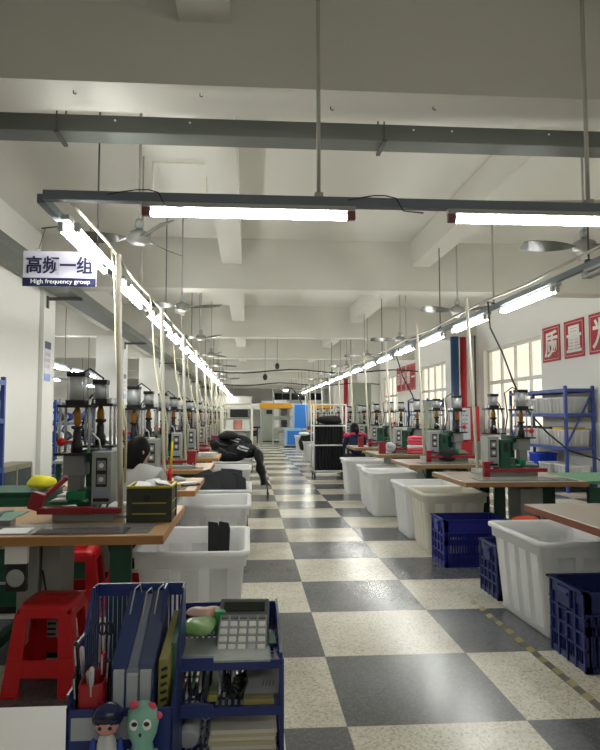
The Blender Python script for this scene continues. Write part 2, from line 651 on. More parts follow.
l1, u1 = make_lamp(1), [False]
again(l1, u1, (0, 3.6, 2.565), pi / 2, 'lit tube lamp crossing the aisle under the front rail', 'tube lamps across the front')
again(l1, u1, (0.2, -1.2, 2.565), pi / 2, 'added fill tube lamp overhead behind the camera, left one', 'added fill lamps behind the camera')  # unseen pair of lamps added to brighten the front beam and desk corner
again(l1, u1, (2.0, -1.2, 2.565), pi / 2, 'added fill tube lamp overhead behind the camera, right one', 'added fill lamps behind the camera')
r = thing('lighting_rail', 'added rail behind the camera carrying the two fill lamps', 'rail', (0, -1.2, 2.63))  # unseen rail, made up to hang the added fill lamps from
MB().b2(-1.0, 3.0, -.025, .025, 0, .055).build('rail_channel', M_rail, r)
for x in (-.8, 2.6):
    MB().cyl((x, 0, .05), (x, 0, ZC - 2.63), .012, n=8).build('hanger_rod', M_rod, r)
again(l1, u1, (1.82, 3.6, 2.565), pi / 2, 'lit tube lamp at the right end of the front rail', 'tube lamps across the front')
l2, u2 = make_lamp(2), [False]
for k in range(25):
    again(l2, u2, (-1.2 + 0.06, 4.55 + 1.69 * k, 2.565), 0,
          'lit double tube lamp, %s from the camera over the left workbenches' % ORD[k], 'lamps over the left workbenches')
lo = make_lamp(2, False, .045)
lo.location = (2.87, 4.42, 2.565)
lo['label'] = 'unlit tube lamp at the near end of the right rail'
l3, u3 = make_lamp(2, sp=0.045), [False]
for k in range(25):
    again(l3, u3, (2.88, 6.22 + 1.69 * k, 2.565), 0,
          'lit tube lamp, %s of the lit ones over the right workbenches' % ORD[k], 'lamps over the right workbenches')
for k in range(6):
    again(l2, u2, (-4.75, 14.2 + 1.7 * k, 2.565), 0, 'lit tube lamp beyond the left columns, %s from the near column' % ORD[k],
          'lamps beyond the left columns')
for nm, xr, y0, y1 in (('left-hand bay behind the near column', -4.75, 13.4, 24.0), ('far left bay', -6.5, 20.0, 37.5)):
    r = thing('lighting_rail', 'grey lighting rail in the %s' % nm, 'rail', (xr, y0, 2.63))
    MB().b2(-0.025, 0.025, 0, y1 - y0, 0, 0.055).build('rail_channel', M_rail, r)
    for k in range(5):
        yy = .6 + (y1 - y0 - 1.2) * k / 4
        MB().cyl((0, yy, .05), (0, yy, 3.5 - 2.63 if any(b - .05 < y0 + yy < b + .45 for b in BEAMS) else ZC - 2.63), .01, n=6).build('hanger_rod', M_drod, r)
for x, y in ((-6.5, 26), (-6.5, 31), (-6.5, 36), (-6.5, 21)):
    again(l2, u2, (x, y, 2.565), 0, 'lit tube lamp in the far left bay, standing %d bays back' % int((y - 16) / 5), 'lamps in the far left bay')

# sign over the left row
sg = thing('hanging_sign', 'white hanging sign with navy Chinese characters and a navy lower band', 'sign', (-1.51, 5.0, 2.41))
MB().b2(-0.285, 0.285, -0.008, 0.008, 0, 0.285).build('sign_board', M_signbg, sg, bevel=0.003)
MB().b2(-0.285, 0.285, -0.011, -0.008, 0.0, 0.068).build('sign_band', M_navysign, sg)
text_mesh('lettering', '高频一组', 0.145, M_navysign, sg, (0, -0.0105, 0.172), (pi / 2, 0, 0), bold=0.003, depth=0.0015, width=0.52)
text_mesh('lettering', 'High frequency group', 0.05, M_white, sg, (0.01, -0.0125, 0.035), (pi / 2, 0, 0), depth=0.001, width=0.46)
for x in (-0.17, 0.2):
    pts = [(x + 0.02 * cos(a), 0, 0.29 + 0.02 * sin(a)) for a in [k * pi / 6 for k in range(13)]]
    MB().tube(pts, 0.003, 6).build('ring', M_steel, sg)
mb = MB()
mb.tube([(-0.17, 0, 0.30), (-0.12, 0.0, 0.47)], 0.0025, 5).tube([(0.2, 0, 0.30), (0.24, 0, 0.5)], 0.0025, 5)
mb.tube([(-0.15, 0, 0.47), (0.0, 0, 0.49), (0.26, 0, 0.245 + .0)], 0.006, 6)
mb.build('hanging_wire', M_drod, sg)

# ceiling fans
def make_fan():
    t = thing('ceiling_fan', 'fan', 'ceiling fan')
    MB().cyl((0, 0, 0.09), (0, 0, 1.4), 0.012, n=8).build('down_rod', M_rod, t)
    MB().lathe([(0.02, 0.09), (0.05, 0.07), (0.095, 0.05), (0.11, 0.02), (0.105, -0.02), (0.07, -0.045), (0.02, -0.05)], n=20) \
        .build('motor', mat('fan_white', '#94948f', rough=0.35, vary=0.04), t)
    MB().lathe([(0.03, 0.09), (0.045, 0.13), (0.03, 0.17), (0.014, 0.18)], n=14).build('canopy', M_grey, t)
    for k in range(3):
        a = k * 2 * pi / 3
        d, e = Vector((cos(a), sin(a), 0)), Vector((-sin(a), cos(a), 0))
        top, bot = [], []
        for rr, w, tw in ((0.10, 0.035, 0.0), (0.2, 0.045, 0.02), (0.32, 0.06, 0.03), (0.5, 0.068, 0.03), (0.58, 0.064, 0.025), (0.61, 0.045, 0.02)):
            p = d * rr
            ring = [p - e * w + Vector((0, 0, -tw)), p + e * w + Vector((0, 0, tw)),
                    p + e * w + Vector((0, 0, tw + 0.006)), p - e * w + Vector((0, 0, -tw + 0.006))]
            top.append(ring)
        MB().loft(top, smooth=False).build('fan_blade', mat('fan_blade_grey', '#63635d', rough=0.35, vary=0.05), t)
    return t


fn, uf = make_fan(), [False]
for k in range(7):
    y = 5.5 + 3.55 * k
    for sd, x in (('left', -0.98), ('right', 3.12)):
        again(fn, uf, (x, y, 2.95), radians(random.choice((20, 55, 75, 100))) if k else radians(62),
              'grey three-blade ceiling fan, %s from the camera above the %s workbenches' % (ORD[k], sd), 'ceiling fans in two rows')

# cream poles that carry the wiring down to each bench
def make_pole(h, lean, loop):
    t = thing('conduit_pole', 'pole', 'pole')
    MB().tube([(0, 0, 0), (lean * 0.5, 0, h * 0.5), (lean, 0, h)], 0.017, 10).build('pole_tube', M_pvc, t)
    MB().box((0, 0, 0.006), (0.08, 0.08, 0.012)).build('foot_plate', M_grey, t)
    if loop:
        MB().tube([(-.32, 1.05, 1.925), (-.30, 1.06, 1.75), (-.27, 1.0, 1.45), (-.22, .80, 1.15), (-.12, .42, .86), (-.01, .08, .66), (.024, .0, .52), (.024, 0, .2)], 0.008, 6).build('wiring_cable', M_cream, t)
    return t


BT = 0.78
TL = [3.24] + [3.2 + 1.9 * k for k in range(1, 12)]
TR = [3.15] + [5.55 + 1.97 * k for k in range(11)]
pa, ua = make_pole(1.60, -0.04, True), [False]
for k, y in enumerate(TL):
    again(pa, ua, (-0.768, y + 0.6 if k == 0 else y + 0.66, BT), 0, 'cream conduit pole rising from the left row, %s workbench from the camera' % ORD[k],
          'conduit poles on the left workbenches')
pb, ub = make_pole(1.86, -0.09, False), [False]
for k, y in enumerate(TR):
    if k:
        again(pb, ub, (2.40 if k < 5 else 2.44, y + 0.86, BT), 0, 'cream conduit pole rising from the right row, %s full workbench' % ORD[k - 1],
              'conduit poles on the right workbenches')

# loose cables hung across the hall and cords coming down
for y, z, lab in ((21.5, 2.90, 'sagging black cable strung across the hall, nearer one'), (28.6, 2.80, 'sagging black cable strung across the hall, farther one')):
    pts = [(-1.2 + 7.3 * t / 14, y + 0.06 * sin(t), z - 0.06 * sin(t * 0.9) + 0.02 * t / 14) for t in range(15)]
    tag(MB().tube(pts, 0.022, 6).build('overhead_cable', M_rubber), lab, 'cable')
tag(MB().tube([(2.86, 7.0, 2.69), (2.8, 7.05, 2.72), (2.78, 6.95, 2.4), (2.9, 6.9, 2.1), (2.98, 6.8, 1.75), (3.1, 6.75, 1.45),
               (3.3, 6.7, 1.2), (3.5, 6.6, 1.0), (3.75, 6.5, .92), (3.95, 6.3, .80)], 0.010, 7).build('hanging_cable', M_rubber),
    'black power cord dangling from the right rail past the press on the first full workbench', 'cord')
tag(MB().tube([(2.86, 11.6, 2.69), (2.8, 11.6, 2.5), (2.9, 11.5, 2.1), (3.05, 11.4, 1.75), (3.1, 11.4, 1.5)], 0.012, 6).build('hanging_cable', M_rubber),
    'black power cord dangling from the right rail further down the hall', 'cord')
tag(MB().tube([(-1.12, 7.1, 3.86), (-1.12, 7.1, 4.31), (-.5, 7.1, 4.31), (-.5, 7.1, 4.0), (-.5, 7.4, 4.0)], .014, 8).build('ceiling_conduit', M_pvc),
    'thin bent conduit on the ceiling behind the cross cable tray', 'conduit')
for nm, xx, lab in (('left', -.62, 'black wire looped over the dark rail near its left end'), ('mid', .78, 'black wire looped over the dark rail between the two front lamps')):
    tag(MB().tube([(xx - .2, 3.565, 2.66), (xx - .12, 3.56, 2.675), (xx - .04, 3.59, 2.70), (xx + .03, 3.60, 2.705), (xx + .09, 3.57, 2.68), (xx + .13, 3.56, 2.60),
                   (xx + .26, 3.59, 2.60)], .0035, 6).build('looped_wire', M_rubber), lab, 'wire')
for k, (xx, yy) in enumerate(((-.33, 3.98), (.55, 4.1), (1.25, 4.05), (-1.15, 4.0))):
    t = thing('ceiling_hook', 'tiny rusty anchor hook under the front beam, %s from the left' % ORD[(1, 2, 3, 0)[k]], 'hook', (xx, yy, 3.5), 0, 'anchor hooks under the front beam')
    MB().tube([(0, 0, 0), (0, 0, -.018), (.012, 0, -.024), (.018, 0, -.016)], .004, 6).build('hook', M_drod, t)
for (x, y, z, lab) in ((1.02, 22.5, 3.18, 'upper'), (0.58, 22.5, 2.78, 'lower')):
    t = thing('pendant_bulb_holder', 'small black bulb holder hanging over the far aisle, the %s one' % lab, 'bulb holder', (x, y, z))
    MB().cyl((0, 0, 0.1), (0, 0, ZC - z), 0.006, n=6).build('hanging_cord', M_rubber, t)
    MB().lathe([(0.03, 0.1), (0.06, 0.06), (0.09, 0.0), (0.07, -0.09), (0.03, -0.13)], n=12).build('holder', M_black, t)

# ================================================================== workbenches
def make_bench(w, d, top, edge, film=True, xs=None, ys=None, rear=None):
    """origin on the floor below the aisle-side front corner; +x runs away from the aisle for sx=+1"""
    t = thing('workbench', 'bench', 'workbench')
    mb = MB().box((0, 0, BT - 0.022), (w, d, 0.044))
    o = mb.build('benchtop', top, t, bevel=0.004)
    MB().b2(-w / 2 - .003, w / 2 + .003, -d / 2 - .003, -d / 2 + .004, BT - .046, BT - .004) \
        .b2(-w / 2 - .003, w / 2 + .003, d / 2 - .004, d / 2 + .003, BT - .046, BT - .004) \
        .b2(-w / 2 - .003, -w / 2 + .004, -d / 2, d / 2, BT - .046, BT - .004) \
        .b2(w / 2 - .004, w / 2 + .003, -d / 2, d / 2, BT - .046, BT - .004).build('edge_banding', edge, t)
    xs = xs or (-(w / 2 - .31), w / 2 - .31)
    ys = ys or (-(d / 2 - .12), d / 2 - .12)
    ym, yl = (ys[0] + ys[1]) / 2, ys[1] - ys[0]
    for x in xs:
        for yy in ys:
            if rear is not None and yy > 0 and x > 0:
                continue
            MB().b2(x - .055, x + .055, yy - .02, yy + .02, 0, BT - .045).build('leg', M_tgreen, t, bevel=0.004)
        if rear is None or x < 0:
            MB().box((x, ym, .16), (.05, yl - .03, .05)).build('stretcher', M_tgreen, t)
        MB().box((x, ym, BT - .075), (.04, yl - .03, .06)).build('side_rail', M_tgreen, t)
    if rear is not None:
        MB().b2(rear - .04, rear + .04, ys[1] - .02, ys[1] + .02, 0, BT - .045).build('leg', M_tgreen, t, bevel=0.004)
    MB().box(((xs[0] + xs[1]) / 2, ys[1], BT - .10), (xs[1] - xs[0], .03, .09)).build('back_rail', M_tgreen, t)
    if film:
        MB().box((0.05, -d / 2 + .2, BT + .0015), (w * .8, .3, .003)).build('clear_film', M_film, t)
    return t


bl, ubl = make_bench(1.3, 1.05, M_wood, M_edge, xs=(-.27, .42), rear=.26), [False]
for k, y in enumerate(TL):
    again(bl, ubl, (-0.435 - 0.65, y + 0.525, 0), 0,
          ('wood-topped workbench in front of the red stool, nearest of the left row' if k == 0 else
           'wood-topped green-legged workbench, %s from the camera in the left row' % ORD[k]), 'workbenches of the left row')
br, ubr = make_bench(1.15, 1.05, M_rwood, mat('brown_edge', '#83623f', rough=0.45, scale=4, stretch=(1, 6, 6), col2='#96744e'), xs=(-.055, .42), ys=(.0, .41)), [False]
for k, y in enumerate(TR):
    if k == 0:
        continue
    again(br, ubr, ((1.97 if k < 5 else 2.22) + 0.575, y + 0.525, 0), 0,
          'worn-topped workbench, %s full bench from the camera in the right row' % ORD[k - 1], 'workbenches of the right row')
b0 = make_bench(1.15, 1.05, M_rwood, M_redge, False, xs=(.12, .46))
b0.location = (1.89 + 0.575, 3.14 + .525, 0)
tag(b0, 'red-brown-edged workbench corner above the nearest white tub', 'workbench', 'workbenches of the right row')

# ================================================================== presses
def make_press(mir, bo, co, casew):
    """double-cylinder bench press, front towards -y. mir flips left-right; bo/co shift the control box and second cylinder"""
    m = mir
    t = thing('pneumatic_press', 'press', 'press machine')
    hx = -0.085 * m if m > 0 else .105
    # plinth and sliding table
    pw = (min(hx, m * bo) - .085, max(hx, m * bo) + .085)
    MB().b2(pw[0], pw[1], -.13, .32, 0, .05).build('plinth', M_grey, t, bevel=0.004)
    MB().b2(hx - .15, hx + .15, -.20, -.12, .05, .085).b2(hx + .05 * m, m * bo + .13 * m, -.19, -.14, .05, .08) \
        .build('slide_rail', M_mred, t, bevel=0.003)
    if m < 0:
        MB().box((m * bo - .10, -.15, .075), (.06, .05, .15)).bar((m * bo - .12, -.15, .13), (m * bo - .02, -.12, .145), .03, .02) \
            .build('red_handle', M_mred, t, bevel=0.004)
    else:
        MB().box((hx - .16 * m, -.16, .12), (.075, .05, .10), (0, .3 * m, 0)).bar((hx - .13 * m, -.15, .14), (hx - .03 * m, -.05, .24), .03, .025) \
            .build('red_handle', M_mred, t, bevel=0.004)
    # C-shaped frame
    MB().prism([(-.05, .05), (.30, .05), (.30, .40), (.02, .40), (.02, .33), (.14, .33), (.14, .17), (-.05, .17)], 0, hx + .03 * m, hx + .11 * m) \
        .build('press_frame', M_green, t, bevel=0.006)
    MB().b2(hx - .02, hx + .09 * m, -.10, .06, .095, .165).b2(hx - .13, hx + .13, -.08, .10, .085, .105).build('lower_arm', M_lgreen, t, bevel=0.01)
    MB().b2(hx - .10, hx + .10, -.10, .10, .106, .118).b2(hx - .075, hx + .075, -.08, .08, .13, .142).build('platen', M_steel, t)
    MB().b2(hx - .063, hx + .063, -.02, .11, .25, .37).build('press_head', M_dgrey, t, bevel=0.004)
    MB().b2(hx - .04, hx + .04, 0, .09, .14, .25).build('press_ram', M_dgrey, t, bevel=0.003)

    def tower(cx, cy, z0, zr, zc, r, nm):
        MB().b2(cx - r - .06, cx + r + .06, cy - .085, cy + .085, z0, z0 + .014).build('mounting_plate', M_black, t)
        for sx in (-1, 1):
            for sy in (-1, 1):
                MB().cyl((cx + sx * (r + .035), cy + sy * .06, z0), (cx + sx * (r + .035), cy + sy * .06, zr + .05), 0.008, n=8) \
                    .build('guide_rod', M_steel, t)
        MB().b2(cx - r - .05, cx + r + .05, cy - .08, cy + .08, zr, zr + .016).build('mounting_plate', M_black, t)
        cy_ = MB().cyl((cx, cy, zr + .04), (cx, cy, zc - .025), r, n=20).build('air_cylinder', M_alu, t)
        MB().b2(cx - r - .006, cx + r + .006, cy - r - .006, cy + r + .006, zr + .016, zr + .045) \
            .build('cylinder_foot', M_black, cy_, bevel=0.003)
        MB().b2(cx - r - .004, cx + r + .004, cy - r - .004, cy + r + .004, zc - .028, zc).build('cylinder_head', M_black, cy_, bevel=0.003)
        for sx in (-1, 1):
            for sy in (-1, 1):
                MB().cyl((cx + sx * r * .92, cy + sy * r * .92, zr + .03), (cx + sx * r * .92, cy + sy * r * .92, zc - .01), .004, n=6) \
                    .build('tie_rod', M_steel, cy_)
        MB().cyl((cx, cy, z0), (cx, cy, zr), 0.012, n=10).build('piston_rod', M_steel, t)
        MB().lathe([(.012, zr - .11), (.022, zr - .10), (.024, zr - .04), (.018, zr - .02), (.012, zr)], (cx, cy, 0), 14).build('filter_bowl', M_amber, t)
        MB().lathe([(.02, z0 + .01), (.034, z0 + .015), (.034, z0 + .07), (.024, z0 + .09), (.024, z0 + .13), (.018, z0 + .15), (.035, z0 + .16), (.035, z0 + .175)],
                   (cx, cy, 0), 14).build('regulator', M_black, t)

    tower(hx, .04, .37, .655, .87, .051, 'a')
    tower(m * co, .14, .41, .665, .83, .04, 'b')
    # control box
    bx = m * bo
    MB().b2(bx - .057, bx + .057, -.09, .10, .09, .395).build('control_box', M_grey, t, bevel=0.005)
    f = MB().b2(bx - .032, bx + .032, -.094, -.089, .19, .36).build('dial_panel', M_black, t)
    for z in (.235, .315):
        MB().b2(bx - .025, bx + .025, -.098, -.093, z - .028, z + .028).build('timer', M_dgrey, f, bevel=0.002)
        MB().lathe([(.014, 0), (.014, .004)], n=14).build('dial', M_paper, f, loc=(bx, -.100, z)).rotation_euler = (pi / 2, 0, 0)
    MB().b2(bx - .045, bx + .045, -.095, -.089, .13, .17).build('label_plate', mat('label_blue_grey', '#8f9db0', rough=.5), t)
    MB().b2(bx - .045, bx + .045, -.094, -.089, .105, .125).build('black_slot', M_black, t)
    for k in (-1, 0, 1):
        MB().tube([(bx + k * .04, -.06, .10), (bx + k * .04, -.10, .085), (bx + k * .04 - .01, -.12, .06), (bx + k * .04 - .02, -.10, .03)], .006, 6) \
            .build('cable_plug', M_black, t)
    if casew:
        x0 = bx - m * .075
        MB().b2(x0, x0 - m * .10, -.09, .12, .06, .36).build('transformer_case', M_green, t, bevel=0.006)
        MB().b2(x0 - m * .03, x0 - m * .075, -.094, -.089, .24, .33).build('case_dial', M_black, t)
    # hoses
    MB().tube([(hx, .09, .86), (hx + .05 * m, .12, .90), (hx + .13 * m, .13, .84), (hx + .10 * m, .14, .60), (hx + .14 * m, .12, .42)], .007, 6).build('air_hose', M_rubber, t)
    MB().tube([(m * co, .14, .44), (m * co - .03, .06, .50), (m * co + .02, .03, .46), (m * co + .03, .04, .39)], .006, 6).build('air_hose', M_paper, t)
    MB().ell((hx - .07 * m, -.04, .45), (.026, .03, .026), 10, 6).cyl((hx - .07 * m, -.03, .45), (hx - .02 * m, .03, .45), .008, n=8).build('red_valve_knob', M_red, t)
    MB().tube([(m * co + .03 * m, .14, .82), (m * co - .06 * m, .12, .72), (m * co - .10 * m, .1, .55), (m * co - .08 * m, .1, .42)], .006, 6).build('air_hose', M_rubber, t)
    return t


pl, upl = make_press(1, .095, .03, False), [False]
for k, y in enumerate(TL):
    again(pl, upl, (-0.955, y + 0.58, BT), 0,
          'grey and green double-cylinder press on the %s' % ('nearest left workbench, next to the olive basket' if k == 0 else '%s workbench of the left row' % ORD[k]),
          'presses of the left row')
prs, upr = make_press(-1, .245, .145, True), [False]
for k, y in enumerate(TR):
    if k == 0:
        continue
    again(prs, upr, (2.685 if k < 5 else 2.80, y + 0.62, BT), 0, 'green double-cylinder press on the %s full workbench of the right row' % ORD[k - 1],
          'presses of the right row')

# power units below the left benches
def make_unit():
    t = thing('power_unit', 'unit', 'power unit')
    MB().b2(-.12, 0, -.15, .15, 0.03, .66).b2(.01, .12, -.13, .15, 0.03, .66).build('unit_housing', M_grey, t, bevel=0.006)
    mb = MB()
    for k in range(6):
        mb.b2(.03, .10, -.133, -.129, .10 + k * .03, .112 + k * .03)
    mb.build('vent_slot', M_black, t)
    MB().b2(-.11, .11, -.12, .13, 0, .03).build('unit_base', M_black, t)
    MB().tube([(.02, -.14, .5), (.05, -.17, .4), (.09, -.16, .28), (.12, -.14, .2)], .006, 6).build('unit_cable', M_rubber, t)
    return t


un, uu = make_unit(), [False]
for k, y in enumerate(TL[:8]):
    again(un, uu, (-1.20, y + .62, 0), 0, 'upright grey power unit below the %s workbench of the left row' % ORD[k], 'power units under the left benches')
for k, y in enumerate(TR[1:7]):
    again(un, uu, (2.80, y + .62, 0), 0, 'upright grey power unit below the %s full workbench of the right row' % ORD[k], 'power units under the right benches')

# gauge hung below the nearest left bench
g = thing('pressure_gauge_box', 'round-faced gauge on a white plate hanging below the nearest left workbench', 'gauge', (-1.17, 3.27, .50))
MB().b2(-.055, .055, 0, .03, .14, .23).build('white_plate', M_white, g)
MB().b2(-.05, .05, .005, .04, 0, .14).build('gauge_body', M_black, g, bevel=.004)
MB().lathe([(.042, 0), (.045, .008), (.036, .010)], n=20).build('gauge_face', M_grey, g, loc=(0, .005, .07)).rotation_euler = (pi / 2, 0, 0)

# ================================================================== white tubs
def rrect(hx, hy, r, z, n=4, cx=0, cy=0):
    o = []
    for sx, sy, a0 in ((1, 1, 0), (-1, 1, 90), (-1, -1, 180), (1, -1, 270)):
        for k in range(n + 1):
            a = radians(a0 + 90 * k / n)
            o.append((cx + sx * (hx - r) + r * cos(a), cy + sy * (hy - r) + r * sin(a), z))
    return o


def make_tub(w, d, h, m):
    t = thing('storage_tub', 'tub', 'tub')
    W, D = w / 2, d / 2
    def ins(z):
        return 0.055 + (0.0 - 0.035) * (z / h)
    r = [rrect(W - .085, D - .085, .05, 0.0), rrect(W - .075, D - .075, .06, 0.02), rrect(W - .04, D - .04, .06, h - .10),
         rrect(W - .022, D - .022, .06, h - .095), rrect(W - .018, D - .018, .06, h - .03), rrect(W, D, .065, h - .028), rrect(W, D, .065, h - .004),
         rrect(W - .006, D - .006, .06, h), rrect(W - .030, D - .030, .055, h), rrect(W - .036, D - .036, .05, h - .012),
         rrect(W - .050, D - .050, .05, h - .12), rrect(W - .085, D - .085, .05, .03)]
    MB().loft(r).build('tub_body', m, t)
    ribs = MB()
    for s in (-1, 1):
        for k in range(4):
            c = (-D + .10) + (2 * D - .20) * (k + .5) / 4
            a, b = W - .0745, W - .0405
            z0, z1 = .05, h - .10
            hw = .05
            ribs.hexa([(s * (a - .01), c - hw, z0), (s * (a + .004), c - hw, z0), (s * (a + .004), c + hw, z0), (s * (a - .01), c + hw, z0),
                       (s * (b - .01), c - hw, z1), (s * (b + .005), c - hw, z1), (s * (b + .005), c + hw, z1), (s * (b - .01), c + hw, z1)])
        for k in range(3):
            c = (-W + .10) + (2 * W - .20) * (k + .5) / 3
            a, b = D - .0745, D - .0405
            hw = .055
            ribs.hexa([(c - hw, s * (a - .01), z0), (c + hw, s * (a - .01), z0), (c + hw, s * (a + .004), z0), (c - hw, s * (a + .004), z0),
                       (c - hw, s * (b - .01), z1), (c + hw, s * (b - .01), z1), (c + hw, s * (b + .005), z1), (c - hw, s * (b + .005), z1)])
    ribs.build('ribbed_panel', m, t, bevel=.006)
    return t


tl, utl = make_tub(.69, .85, .605, M_tub), [False]
for x, y, lab in ((-.335, 4.06, 'white plastic tub holding two black sheets, at the corner of the nearest left workbench'),
                  (-.32, 5.90, 'empty white tub behind the nearest left tub, second in the left line'),
                  (-.31, 7.02, 'white tub full of charcoal sheets, third in the left line'),
                  (-.30, 9.62, 'white tub just in front of the heap of black bags'),
                  (-.27, 10.98, 'white tub under the heap of black bags on the left')):
    again(tl, utl, (x, y, 0), 0, lab, 'white tubs by the left workbenches')
tr, utr = make_tub(.69, .85, .605, M_tub), [False]
again(tr, utr, (2.12, 4.165, 0), radians(1.5), 'big white tub half behind the nearest navy crate on the right', 'white tubs by the right workbenches')
ts, uts = make_tub(.69, .72, .605, M_tub), [False]
for x, y, lab in ((2.07, 7.22, 'clean white tub next behind the cream-stained one, right side'),
                  (1.99, 8.79, 'fourth white tub from the camera on the right'),
                  (2.05, 9.54, 'fifth white tub from the camera on the right, rim against the fourth'),
                  (2.03, 11.2, 'white tub nearest the wheeled cage, right side'),
                  (1.95, 16.15, 'white tub just beyond the wheeled cage'),
                  (1.95, 18.9, 'far white tub with black clothes over its edge'),
                  (2.1, 23.8, 'farthest white tub, beside the blue machine')):
    again(*((ts, uts) if y < 12 else (tr, utr)), (x, y, 0), 0, lab, 'white tubs by the right workbenches')
t2 = make_tub(.69, .70, .605, M_tub2)
t2.location = (2.075, 6.46, 0)
tag(t2, 'cream-stained white tub behind the blue slotted crate on the right', 'tub', 'white tubs by the right workbenches')

# ================================================================== crates
def make_crate(m, w=.6, d=.4, h=.43, handle=True):
    t = thing('plastic_crate', 'crate', 'crate')
    W, D = w / 2, d / 2
    mb = MB()
    th = .012
    for s in (-1, 1):
        # long sides (front, back)
        y = s * (D - th / 2)
        mb.box((0, y, h - .06), (w, th, .12)).box((0, y, .02), (w, th, .04)).box((0, y, h * .52), (w, th, .05))
        for k in range(23):
            mb.box((-W + .02 + (w - .04) * k / 22, y, h * .3), (.010, th, h * .5))
        for k in range(23):
            mb.box((-W + .02 + (w - .04) * k / 22, y, h * .64), (.012, th, h * .2))
        mb.box((0, s * D, h - .006), (w + .03, .03, .012)).box((0, s * (D + .006), h * .72), (w, .012, .012))
        # short sides
        x = s * (W - th / 2)
        mb.box((x, 0, h - .04), (th, d, .08)).box((x, 0, .02), (th, d, .04))
        for k in range(5):
            mb.box((x, -D + .015 + (d - .03) * k / 4, h / 2), (th + .012, .014, h))
        for k in range(1, 4):
            mb.box((x, 0, .04 + (h - .11) * k / 4), (th + .008, d, .014))
        for k in range(17):
            mb.box((x, -D + .015 + (d - .03) * k / 16, .07), (th * .7, .006, .09))
        mb.box((x - s * .004, 0, h * .55), (.004, d - .03, h * .62))
        mb.box((s * W, 0, h - .006), (.03, d + .03, .012))
    for sx in (-1, 1):
        for sy in (-1, 1):
            mb.box((sx * (W - .018), sy * (D - .018), h / 2), (.036, .036, h))
    mb.build('crate_body', m, t, bevel=0.0)
    MB().box((0, 0, .012), (w - .03, d - .03, .016)).build('crate_floor', m, t)
    for s in (-1, 1):
        MB().box((s * (W + .008), 0, h - .075), (.02, .13, .10)).build('handle_plate', m, t, bevel=.006)
        MB().box((s * (W + .020), 0, h - .05), (.012, .10, .02)).build('grip', m, t, bevel=.004)
    return t


c1 = make_crate(M_pblue)
c1.location = (2.09, 5.84, 0)
tag(c1, 'royal blue slotted crate in front of the cream-stained tub', 'crate', 'blue crates on the right')
c2 = make_crate(M_navy, h=.40, d=.36)
c2.location = (2.17, 4.80, 0)
tag(c2, 'navy crate mostly hidden behind the big white tub', 'crate', 'blue crates on the right')
c3 = make_crate(M_navy)
c3.location = (2.115, 3.50, 0)
tag(c3, 'navy crate in front of the big white tub, cut by the frame', 'crate', 'blue crates on the right')

# things in the tubs
for k, (x, rx, rz) in enumerate(((-.235, .03, .06), (-.172, -.02, -.05))):
    pts = [(-.034, 0), (.034, 0), (.042, .40), (.030, .44), (-.036, .45)]
    o = MB().prism(pts, 1, -.012, .012).build('rubber_sheet', M_rubber, bevel=.006)
    o.location = (x, 4.26 - .0 * k, .22)
    o.rotation_euler = (-.22 + rx, 0, rz)
    tag(o, 'narrow black sheet standing in the nearest left tub, the %s of two' % ('left' if not k else 'right'), 'sheet', 'black sheets in the nearest left tub')
o = MB().ell((0, 0, 0), (.05, .06, .05), 10, 6, lambda p: Vector((p[0] * (1 + .2 * sin(40 * p[1])), p[1], p[2]))).build('pink_scrap', mat('salmon_scrap', '#e6a08c', rough=.8))
o.location = (-.26, 3.95, .12)
tag(o, 'small salmon-pink scrap inside the nearest left tub', 'scrap')
for k in range(9):
    w = random.uniform(.2, .3)
    pts = [(-w / 2, 0), (w / 2, 0), (w / 2 - .02, .62 + random.uniform(-.05, .08)), (0, .69 + random.uniform(-.05, .04)), (-w / 2, .65 + random.uniform(-.08, .05))]
    o = MB().prism(pts, 1, -.004, .004).build('charcoal_sheet', M_cloth_g, bevel=.002)
    o.location = (-.52 + .10 * (k % 5) + random.uniform(-.02, .02), 6.80 + .055 * k, .09)
    o.rotation_euler = (random.uniform(-.14, .10), random.uniform(-.22, .22), random.uniform(-.3, .3))
    tag(o, 'charcoal sheet standing in the third left tub, %s from the front' % ORD[k], 'sheet', 'charcoal sheets in the third left tub')


def lumpy(c, r, seed, n=18, m=12, amp=.16):
    rd = random.Random(seed)
    ph = [rd.uniform(0, 6) for _ in range(6)]
    def f(p):
        k = 1 + amp * (sin(p[0] * 9 / max(r) * .35 + ph[0]) * sin(p[1] * 8 / max(r) * .35 + ph[1]) + .6 * sin(p[2] * 14 / max(r) * .4 + ph[2] + p[0] * 6) + .5 * sin(p[0] * 17 + ph[3]) * sin(p[1] * 15 + ph[4]))
        return Vector((p[0] * k, p[1] * k, p[2] * (k if p[2] > 0 else .8)))
    return MB().ell(c, r, n, m, f)


